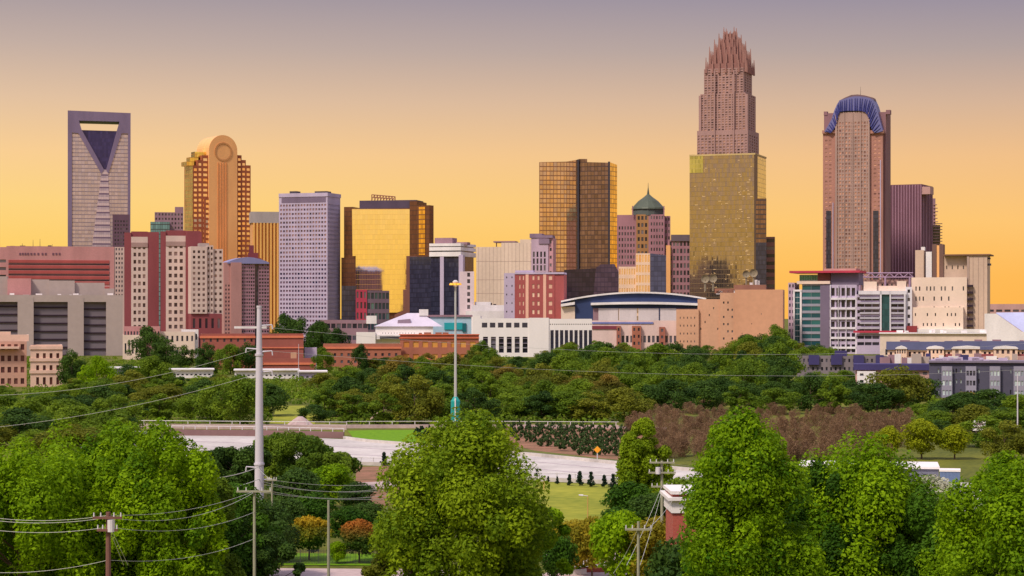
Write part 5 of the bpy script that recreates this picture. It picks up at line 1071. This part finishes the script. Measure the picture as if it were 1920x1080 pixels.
big(225, 808, 156, 'dome', 4.4, 2, 90, 42000, .17, L_brt, 'bright green tree just left of the tallest left crown', 23, spike=.35)
big(370, 870, 160, 'dome', 3.2, 1, 60, 24000, .17, L_mid, 'darker green tree on the right flank of the big left crowns', 24, spike=.2)
big(872, 790, 150, 'dome', 5.6, 2.2, 120, 62000, .17, leafmat('leaf_centre', lin(50, 90, 18), lin(158, 180, 28), trans=.34), 'large full green tree in the middle foreground', 4, spike=.2)
big(1397, 772, 135, 'oval', 4.05, .8, 330, 84000, .15, L_brt, 'tall egg-shaped bright green tree right of the red brick gable', 8, spike=.1, cr=.25)
big(1620, 862, 150, 'dome', 5.6, 1.5, 100, 52000, .17, L_brt, 'wide green tree with spiky shoots between the egg-shaped tree and the right edge', 6, spike=.45)
big(1530, 885, 148, 'round', 3.2, 1.0, 50, 24000, .16, L_deep, 'darker green tree tucked right of the tall egg-shaped one', 16, spike=.4)
big(1735, 940, 146, 'round', 4.0, 1.0, 60, 30000, .16, L_deep, 'low dark green tree below the pale blossoming bush', 17, spike=.3)
big(1880, 870, 138, 'dome', 4.9, 1.2, 90, 46000, .16, L_brt, 'rounded lime green tree at the right edge', 7, spike=.3)
big(1207, 788, 262, 'oval', 3.3, .6, 110, 34000, .20, leafmat('leaf_slim_tree', lin(66, 100, 18), lin(150, 172, 28), trans=.32), 'slim yellow green tree standing in the field right of the centre', 8, spike=.1)
big(440, 835, 275, 'round', 4.8, .5, 60, 18000, .22, L_dark, 'dark green tree left of the steel pole behind the wires', 9); big(540, 812, 300, 'round', 5.6, .5, 60, 18000, .24, L_mid, 'green tree just right of the steel pole below the highway', 10); big(605, 846, 290, 'round', 4.4, .5, 50, 14000, .24, L_mid, 'lower green tree right of the one by the steel pole', 18)
big(455, 935, 190, 'round', 4.6, .4, 60, 22000, .17, L_dark, 'dark bushy tree at the foot of the steel pole', 11); big(400, 905, 170, 'round', 4.6, .4, 60, 24000, .17, L_deep, 'deep green tree between the big left crowns and the steel pole', 12); big(500, 1000, 170, 'round', 2.6, .2, 30, 14000, .16, L_dark, 'dark bush at the bottom between the pole bases', 13)
big(992, 935, 158, 'round', 2.6, 1, 40, 18000, .15, L_brt, 'smaller green tree at the right foot of the large central tree', 14); big(760, 960, 150, 'round', 2.6, .8, 36, 14000, .16, L_olive, 'olive tree at the left foot of the large central tree', 15)
for px, top, d, mt_, lb in ((560, 880, 250, L_dark, 'dark bush under the wires, left of three'), (625, 870, 262, L_brt, 'bright bush under the wires, middle of three'), (668, 905, 250, L_dark, 'dark bush under the wires, right of three'), (530, 930, 225, L_dark, 'low dark green bush beside the thin grey post'), (590, 925, 230, L_deep, 'low deep green bush behind the orange-topped tree'), (690, 940, 225, L_dark, 'low dark bush behind the red-topped tree'), (655, 950, 218, L_deep, 'deep green bush between the orange-topped and red-topped trees'), (525, 975, 205, L_olive, 'olive bush left of the orange-topped tree'), (740, 965, 205, L_deep, 'deep green bush hidden right of the red-topped tree'),
        (1180, 905, 235, L_deep, 'deep green bush below the slim yellow green tree'), (1225, 925, 225, L_dark, 'dark bush left of the red brick gable'), (1160, 950, 215, L_deep, 'deep green bush at the edge of the field'), (1290, 890, 230, L_mid, 'green bush behind the red brick gable')):
    at(px, top, d, 'small', 'bushy_tree', mt_, lb, wf=1.25)
at(580, 966, 206, 'small', 'autumn_tree', L_oran, 'small round tree with an orange top left of the tall thin post', wf=1.05, v=0); at(674, 976, 204, 'small', 'autumn_tree', L_red, 'small round tree with red leaf tips right of the tall thin post', wf=1.1, v=1); at(632, 1015, 203, 'small', 'young_tree', L_brt, 'very small bright green tree between the two autumn trees', wf=1.0, v=2)
for px, top, d, mt_, w_, lb in ((1075, 975, 195, L_yel, 1.1, 'orange yellow tree left of the lamp post in the field'), (1110, 972, 192, L_yel, .9, 'yellow tree in the middle of the autumn row below the field'), (1235, 972, 178, L_yel, 1.1, 'golden tree behind the tall utility pole with two crossarms'), (1163, 958, 180, L_brt, .85, 'bright green tree behind the short utility pole crossarm'), (1045, 1000, 185, L_deep, .8, 'deep green tree at the left end of the autumn row'), (1280, 1005, 150, L_dark, .8, 'dark conifer-like tree against the red brick gable')):
    at(px, top, d, 'small', 'young_tree', mt_, lb, wf=w_)
for px, py, h, w_, mt_, lb in ((1042, 1085, 1.9, 1.0, L_dark, 'clipped round dark bush at the bottom right of the large central tree'), (1085, 1068, 1.2, 1.2, L_brt, 'bright bush beside the clipped round one'), (1205, 1062, 1.4, 1.6, L_olive, 'low olive bush at the foot of the short utility pole'), (720, 1060, 1.6, 1.4, L_mid, 'green bush at the right end of the iron fence'), (1105, 1072, 1.0, 1.6, L_olive, 'flat olive bush beside the pale path'), (530, 1055, 1.6, 1.2, L_mid, 'green bush at the left end of the iron fence'), (505, 985, 1.9, 1.0, L_blo, 'pale flowering bush at the foot of the steel pole')):
    X_, Y_, _ = GP(px, py); plant('shrub', 'bush', X_, Y_, h, w_, mt_, lb, 'shrub', trunk=False, pname='foliage')
at(1745, 893, 235, 'small', 'flowering_bush', L_blo, 'pale blossoming tree between the spiky tree and the lime tree', wf=1.1); at(1705, 905, 232, 'small', 'flowering_bush', L_blo, 'smaller pale blossoming tree left of the other', wf=1.1)

# ================================================================== poles, masts, wires
steel = wall('galvanised', lin(206, 200, 212), .45, .05, 1.0); wood = wall('weathered_wood', lin(132, 122, 110), .9, .2, 2.0); redw = wall('brown_wood', lin(120, 84, 76), .9, .2, 2.0); wirem = plain('wire', lin(205, 206, 200), .5, .0)
D0 = 228; x0 = (486 - 960) / F * D0; zr = lambda py, d=D0: ZY(py, d)
T = Thing('transmission_pole', 'tall tapered white steel power pole left of the centre', 'power pole', (x0, D0, 0))
m = M(); m.tube((x0, D0, 0), (x0, D0, zr(870)), .56, .50, 16); m.tube((x0, D0, zr(870)), (x0, D0, zr(665)), .48, .38, 16); m.tube((x0, D0, zr(665)), (x0, D0, zr(575)), .34, .25, 16); T.part('shaft', m, steel)
for py, r in ((870, .59), (665, .47), (575, .30)): m = M(); m.tube((x0, D0, zr(py) - .12), (x0, D0, zr(py) + .12), r, r, 16); T.part('flange', m, steel)
for py, s_ in ((611, 1), (655, -1), (660, 1), (698, 1), (877, -1), (900, 1), (925, -1)):
    m = M(); a = (x0, D0, zr(py)); b = (x0 + s_ * 1.45, D0, zr(py) + .12); m.tube(a, b, .10, .06, 8); m.tube(b, (b[0] + s_ * .05, D0, b[2] - .5), .07, .07, 8); T.part('insulator_arm', m, steel)
m = M(); u_ = x0 + .55
T.finish()
D1 = 336; x1 = (854 - 960) / F * D1
T = Thing('light_mast', 'very tall thin highway light mast with an amber lamp ring', 'street light', (x1, D1, 0)); m = M(); m.tube((x1, D1, 0), (x1, D1, ZY(530, D1)), .30, .15, 12); T.part('pole', m, wall('mast_steel', lin(186, 186, 186), .4, .08, 1.))
zt = ZY(532, D1); m = M(); m.tube((x1, D1, zt - .5), (x1, D1, zt + .35), .28, .5, 12); m.tube((x1, D1, zt + .35), (x1, D1, zt + .6), .5, .2, 12); T.part('lamp_hub', m, m_silver)
for k in range(8):
    t = 2 * math.pi * k / 8; c = (x1 + math.cos(t) * .75, D1 + math.sin(t) * .75); m = M(); m.tube((x1 + math.cos(t) * .3, D1 + math.sin(t) * .3, zt), (*c, zt), .05, .05, 5); m.tube((*c, zt - .22), (*c, zt + .1), .3, .18, 8); T.part('lamp', m, plain('amber_lamp', lin(255, 176, 40), .4, 0, .5))
T.finish()
T = Thing('mast_banner', 'rounded turquoise drum fixed round the lower part of the light mast', 'sign', (x1, D1, 0)); m = M(); m.tube((x1, D1 - .1, ZY(789, D1)), (x1, D1 - .1, ZY(752, D1)), .78, .78, 16); m.tube((x1, D1 - .1, ZY(752, D1)), (x1, D1 - .1, ZY(744, D1)), .78, .35, 16); T.part('drum', m, wall('turquoise_sign', lin(30, 150, 146), .4, .05, 1.)); m = M(); m.tube((x1, D1 - .95, ZY(789, D1)), (x1, D1 - .95, ZY(746, D1)), .1, .1, 8); T.part('white_strip', m, m_white); T.finish()
def upole(px, top, d, label, arms, mat, r=.16, lean=0, name='utility_pole', armw=1.1, extras=()):
    X_ = (px - 960) / F * d; zt = ZY(top, d); T = Thing(name, label, 'utility pole', (X_, d, 0)); m = M(); m.tube((X_, d, 0), (X_ + lean, d, zt), r, r * .68, 10); T.part('post', m, mat)
    for py, w_ in arms:
        z = ZY(py, d); xx = X_ + lean * z / zt; m = M(); m.box(xx - w_, xx + w_, d - r - .14, d - r + .02, z - .07, z + .07); T.part('crossarm', m, mat)
        for q in (-.92, -.45, .45, .92): m = M(); c = xx + w_ * q; m.tube((c, d - r - .06, z + .07), (c, d - r - .06, z + .3), .05, .04, 6); T.part('insulator', m, m_silver)
    for (dx, py, hh) in extras: z = ZY(py, d); m = M(); m.tube((X_ + dx, d - .25, z - hh), (X_ + dx, d - .25, z + hh), .22, .22, 10); T.part('transformer', m, m_silver)
    T.finish(); return (X_, d, zt)
paleg = wall('pale_pole', lin(158, 156, 134), .8, .15, 2.)
upole(203, 960, 118, 'brown wooden utility pole with a tilted crossarm before the big left trees', ((970, .85), (993, .6)), redw, .2, extras=((.22, 985, .35),)); upole(477, 922, 150, 'pale green utility pole standing close left of the steel pole base', ((921, 1.3),), paleg, .14)
upole(510, 898, 205, 'thin grey pole just right of the steel pole', ((900, .5),), paleg, .11); upole(616, 938, 165, 'plain pole without crossarm between the two autumn trees', (), paleg, .14); upole(726, 885, 232, 'thin dark pole left of the large central tree', ((905, .5),), wood, .1)
upole(1241, 864, 178, 'tall grey utility pole with three crossarms left of the brick gable', ((867, 1.1), (886, 1.2), (912, .95)), paleg, .16, extras=((-.35, 882, .3),)); upole(1197, 978, 142, 'short pale utility pole with one crossarm at the bottom right of the centre', ((992, .95),), paleg, .14)
upole(510 + 50, 645, 760, 'distant thin lamp pole below the lavender tower', (), steel, .12, name='lamp_pole'); upole(1908, 700, 420, 'white thin pole at the right edge in front of the slate apartments', (), steel, .16, name='lamp_pole')
def wire(a, b, sag, label, r=.022, group='overhead wires'):
    (xa, ya, da), (xb, yb, db) = a, b; A = Vector(((xa - 960) / F * da, da, ZY(ya, da))); B_ = Vector(((xb - 960) / F * db, db, ZY(yb, db))); n = 22
    pts = [A.lerp(B_, i / n) - Vector((0, 0, sag * 4 * (i / n) * (1 - i / n))) for i in range(n + 1)]; m = M(); m.path(pts, r, 4); o = m.build('wire', wirem, tuple(A)); setp(o, label, 'wire', group)
wire((-60, 806, 228), (486, 700, 228), .9, 'long wire rising from the left edge to the white steel pole', .022); wire((-60, 742, 228), (478, 655, 228), 1.3, 'upper wire running left from the steel pole across the low office', .02)
wire((492, 613, 228), (1960, 640, 330), 2.6, 'upper long wire crossing the tree belt right of the steel pole', .018); wire((492, 657, 228), (1960, 690, 330), 2.0, 'lower long wire crossing the tree belt right of the steel pole', .018)
wire((486, 875, 228), (340, 900, 150), .4, 'upper thick wire left of the steel pole', .04); wire((486, 898, 228), (340, 922, 150), .4, 'lower thick wire left of the steel pole', .04)
for k, (ya, yb, sg) in enumerate(((897, 905, .5), (903, 912, .8), (908, 918, .5), (918, 926, .7), (923, 934, .4))): wire((492, ya, 205), (740, yb, 225), sg, ['topmost', 'second', 'third', 'fourth', 'lowest'][k] + ' wire of the bundle right of the steel pole', .028)
for k, (ya, yb, yc, sg) in enumerate(((967, 966, 921, .5), (972, 970, 923, .9), (990, 988, 960, .7), (1072, 1050, 1010, .6))): 
    wire((-40, ya, 122), (203, yb, 118), .3, ['topmost', 'second', 'third', 'lowest'][k] + ' wire between the left edge and the brown pole', .016); wire((203, yb, 118), (477, yc, 150), sg, ['topmost', 'second', 'third', 'lowest'][k] + ' wire between the brown pole and the pale green pole', .016)
wire((203, 988, 118), (232, 1060, 122), 0, 'left guy wire of the brown pole', .018); wire((205, 985, 118), (240, 1060, 125), 0, 'right guy wire of the brown pole', .018)
for k, (a, b) in enumerate((((1241, 912, 178), (1175, 1060, 150)), ((1241, 920, 178), (1200, 1060, 150)), ((1210, 995, 142), (1260, 940, 165)), ((1197, 990, 142), (1150, 1075, 145)))): wire(a, b, .2, ['steep left', 'steep middle', 'short right', 'lowest left'][k] + ' wire between the two utility poles below the field', .016)
wire((1241, 867, 178), (1900, 900, 240), 1.0, 'wire running right from the tall crossarm pole behind the big trees', .02)
wire((510, 900, 205), (486, 880, 228), .1, 'short wire between the thin grey pole and the steel pole', .02)

# small things
d = 345; X_ = (1120 - 960) / F * d; T = Thing('road_sign', 'small orange road sign on a pale post beside the highway', 'road sign', (X_, d, 0)); m = M(); m.tube((X_, d, 0), (X_, d, ZY(838, d)), .09, .09, 6); T.part('post', m, m_silver)
m = M(); z = ZY(843, d); m.prism([(X_ - .01, d - .16), (X_ + .01, d - .16), (X_ + .01, d - .1), (X_ - .01, d - .1)], z - .1, z + .1); m = M(); s_ = .62
pts = [(X_ - s_, z), (X_, z - s_), (X_ + s_, z), (X_, z + s_)]; fr_ = [(x, d - .16, zz) for x, zz in pts]; bk = [(x, d - .1, zz) for x, zz in pts]; m.poly(fr_); m.poly(bk[::-1]); [m.poly([fr_[(i + 1) % 4], fr_[i], bk[i], bk[(i + 1) % 4]]) for i in range(4)]; T.part('panel', m, wall('sign_orange', lin(240, 160, 40), .5)); T.finish()
for px, top, d, lb in ((1102, 930, 225, 'thin lamp post standing in the field'), (1020, 898, 290, 'small lamp post at the left edge of the field')):
    X_ = (px - 960) / F * d; zt = ZY(top, d); T = Thing('lamp_post', lb, 'street light', (X_, d, 0)); m = M(); m.tube((X_, d, 0), (X_, d, zt), .07, .05, 8); T.part('post', m, wall('lamp_tan', lin(190, 150, 90))); m = M(); m.tube((X_, d, zt), (X_ - .8, d, zt + .1), .04, .04, 6); m.tube((X_ - .5, d, zt + .05), (X_ - 1.0, d, zt + .1), .12, .08, 8); T.part('lamp_head', m, m_silver); T.finish()
# iron fence at the bottom
d = 203; T = Thing('iron_fence', 'thin black iron fence in front of the bottom lawn', 'fence', ((640 - 960) / F * d, d, 0)); xa, xb = (530 - 960) / F * d, (765 - 960) / F * d
m = M(); m.box(xa, xb, d - .02, d + .02, 1.30, 1.35); m.box(xa, xb, d - .02, d + .02, .2, .25); T.part('rail', m, m_dark); n = 84
for k in range(n): m = M(); x = xa + (xb - xa) * k / (n - 1); m.tube((x, d - .04, 0), (x, d - .04, 1.5), .022 if k % 12 else .05, None, 4); T.part('picket' if k % 12 else 'post', m, m_dark)
T.finish()
# red brick gable with white cornice
f = Fr(1265, 168, 6); T = Thing('brick_gable', 'red brick building end with a white cornice left of the tall egg-shaped tree', 'building', f.base())
rb2 = newmat('coursed_brick'); g = G(rb2); uv = g.n('ShaderNodeUVMap'); bt = g.n('ShaderNodeTexBrick'); g.l(uv.outputs[0], bt.inputs[0]); bt.inputs['Scale'].default_value = 4.; bt.inputs['Color1'].default_value = lin(160, 66, 56); bt.inputs['Color2'].default_value = lin(184, 84, 70); bt.inputs['Mortar'].default_value = lin(190, 140, 126); bt.inputs['Mortar Size'].default_value = .012; g.bsdf(Base_Color=bt.outputs[0], Roughness=.85)
block(T, 'wall', rb2, f, 1262, 1345, 955, dep=6, left=None); block(T, 'lower_wall', rb2, f, 1262, 1375, 1046, w0=-1.2, dep=1.1, front=S(3, 1, .3, .6, .2, .1, .0, .15, .2), wm=MATS['dark_glass'])
m = M(); f.box(m, 1259, 1348, 938, 962, -.15, 6.2); f.box(m, 1253, 1350, 933, 939, -.5, 6.5); f.box(m, 1258, 1348, 921, 927, -.25, 6.2); T.part('cornice', m, wt); block(T, 'attic', rb2, f, 1261, 1346, 927, 933.2, w0=.2, dep=5.8); m = M(); f.box(m, 1261, 1268, 1042, 1047, -1.6, 0); T.part('string_course', m, wt); T.finish()
# buildings seen between the right foreground crowns
f = Fr(1640, 300); T = Thing('flat_roof_building', 'long grey building with a white roof edge behind the right foreground trees', 'building', f.base()); block(T, 'wall', wall('blue_grey_wall', lin(110, 112, 130)), f, 1500, 1760, 877, dep=10, front=S(16, 1, .5, .3)); m = M(); f.box(m, 1498, 1762, 874, 878, -.3, 10.3); T.part('roof_edge', m, m_white); T.finish()
f = Fr(1780, 262); T = Thing('blue_container', 'blue metal container between the pale blossoming tree and the lime tree', 'container', f.base()); m = M()
for k in range(14): x = 1763 + k * 2.6; f.box(m, x, x + 1.3, 885, None, -.05, .2)
block(T, 'wall', wall('container_blue', lin(110, 128, 166), .5), f, 1762, 1800, 883, dep=2.6); T.part('corrugation', m, wall('container_blue', lin(106, 140, 190), .5)); m = M(); f.box(m, 1761, 1801, 881, 884.5, -.1, 2.7); T.part('top_rail', m, m_white); T.finish()
ground_poly('gravel_yard', [(1640, 905), (1900, 905), (1940, 960), (1600, 960)], .05, conc)
f = Fr(1838, 400); T = Thing('brick_pillar', 'slim red brick pillar with white slatted cap beside the yellow green trees', 'pillar', f.base()); block(T, 'shaft', m_brick, f, 1831, 1845, 812, dep=1.4); m = M()
for r in (790, 797, 804): f.box(m, 1824, 1848, r, r + 3.5, -.5, 1.9)
T.part('slatted_cap', m, m_white); m = M(); f.box(m, 1829, 1844, 788, 812.5, -.2, 1.6); T.part('cap_core', m, m_mauve); T.finish()
T = Thing('low_brick_wall', 'low red brick wall along the bottom edge below the short utility pole', 'wall', GP(1150, 1074)); m = M(); a, b = GP(1090, 1074), GP(1262, 1070); m.prism([(a[0], a[1]), (b[0], b[1]), (b[0], b[1] + .4), (a[0], a[1] + .4)], 0, .45); T.part('wall', m, rb2); T.finish()
T = Thing('planter_wall', 'low white concrete ledge beside the clipped round bush', 'wall', GP(1060, 1078)); m = M(); a, b = GP(1055, 1080), GP(1100, 1077); m.prism([(a[0], a[1]), (b[0], b[1]), (b[0], b[1] + .5), (a[0], a[1] + .5)], 0, .5); T.part('wall', m, wt); T.finish()
# labels that several trees would share say which of them is meant
from collections import defaultdict
dd = defaultdict(list)
for o in ALLT:
    if o.get('group') == 'trees of the wooded belt below the skyline': dd[o['label']].append(o)
for l_, os_ in dd.items():
    if len(os_) > 1:
        os_.sort(key=lambda o: o.location.x / o.location.y)
        nm = {2: ['left one', 'right one'], 3: ['left one', 'middle one', 'right one']}.get(len(os_), ['%s from left' % w_ for w_ in ('first', 'second', 'third', 'fourth', 'fifth', 'sixth', 'seventh', 'eighth', 'ninth')])
        for o, w_ in zip(os_, nm): o['label'] = l_ + ', ' + w_
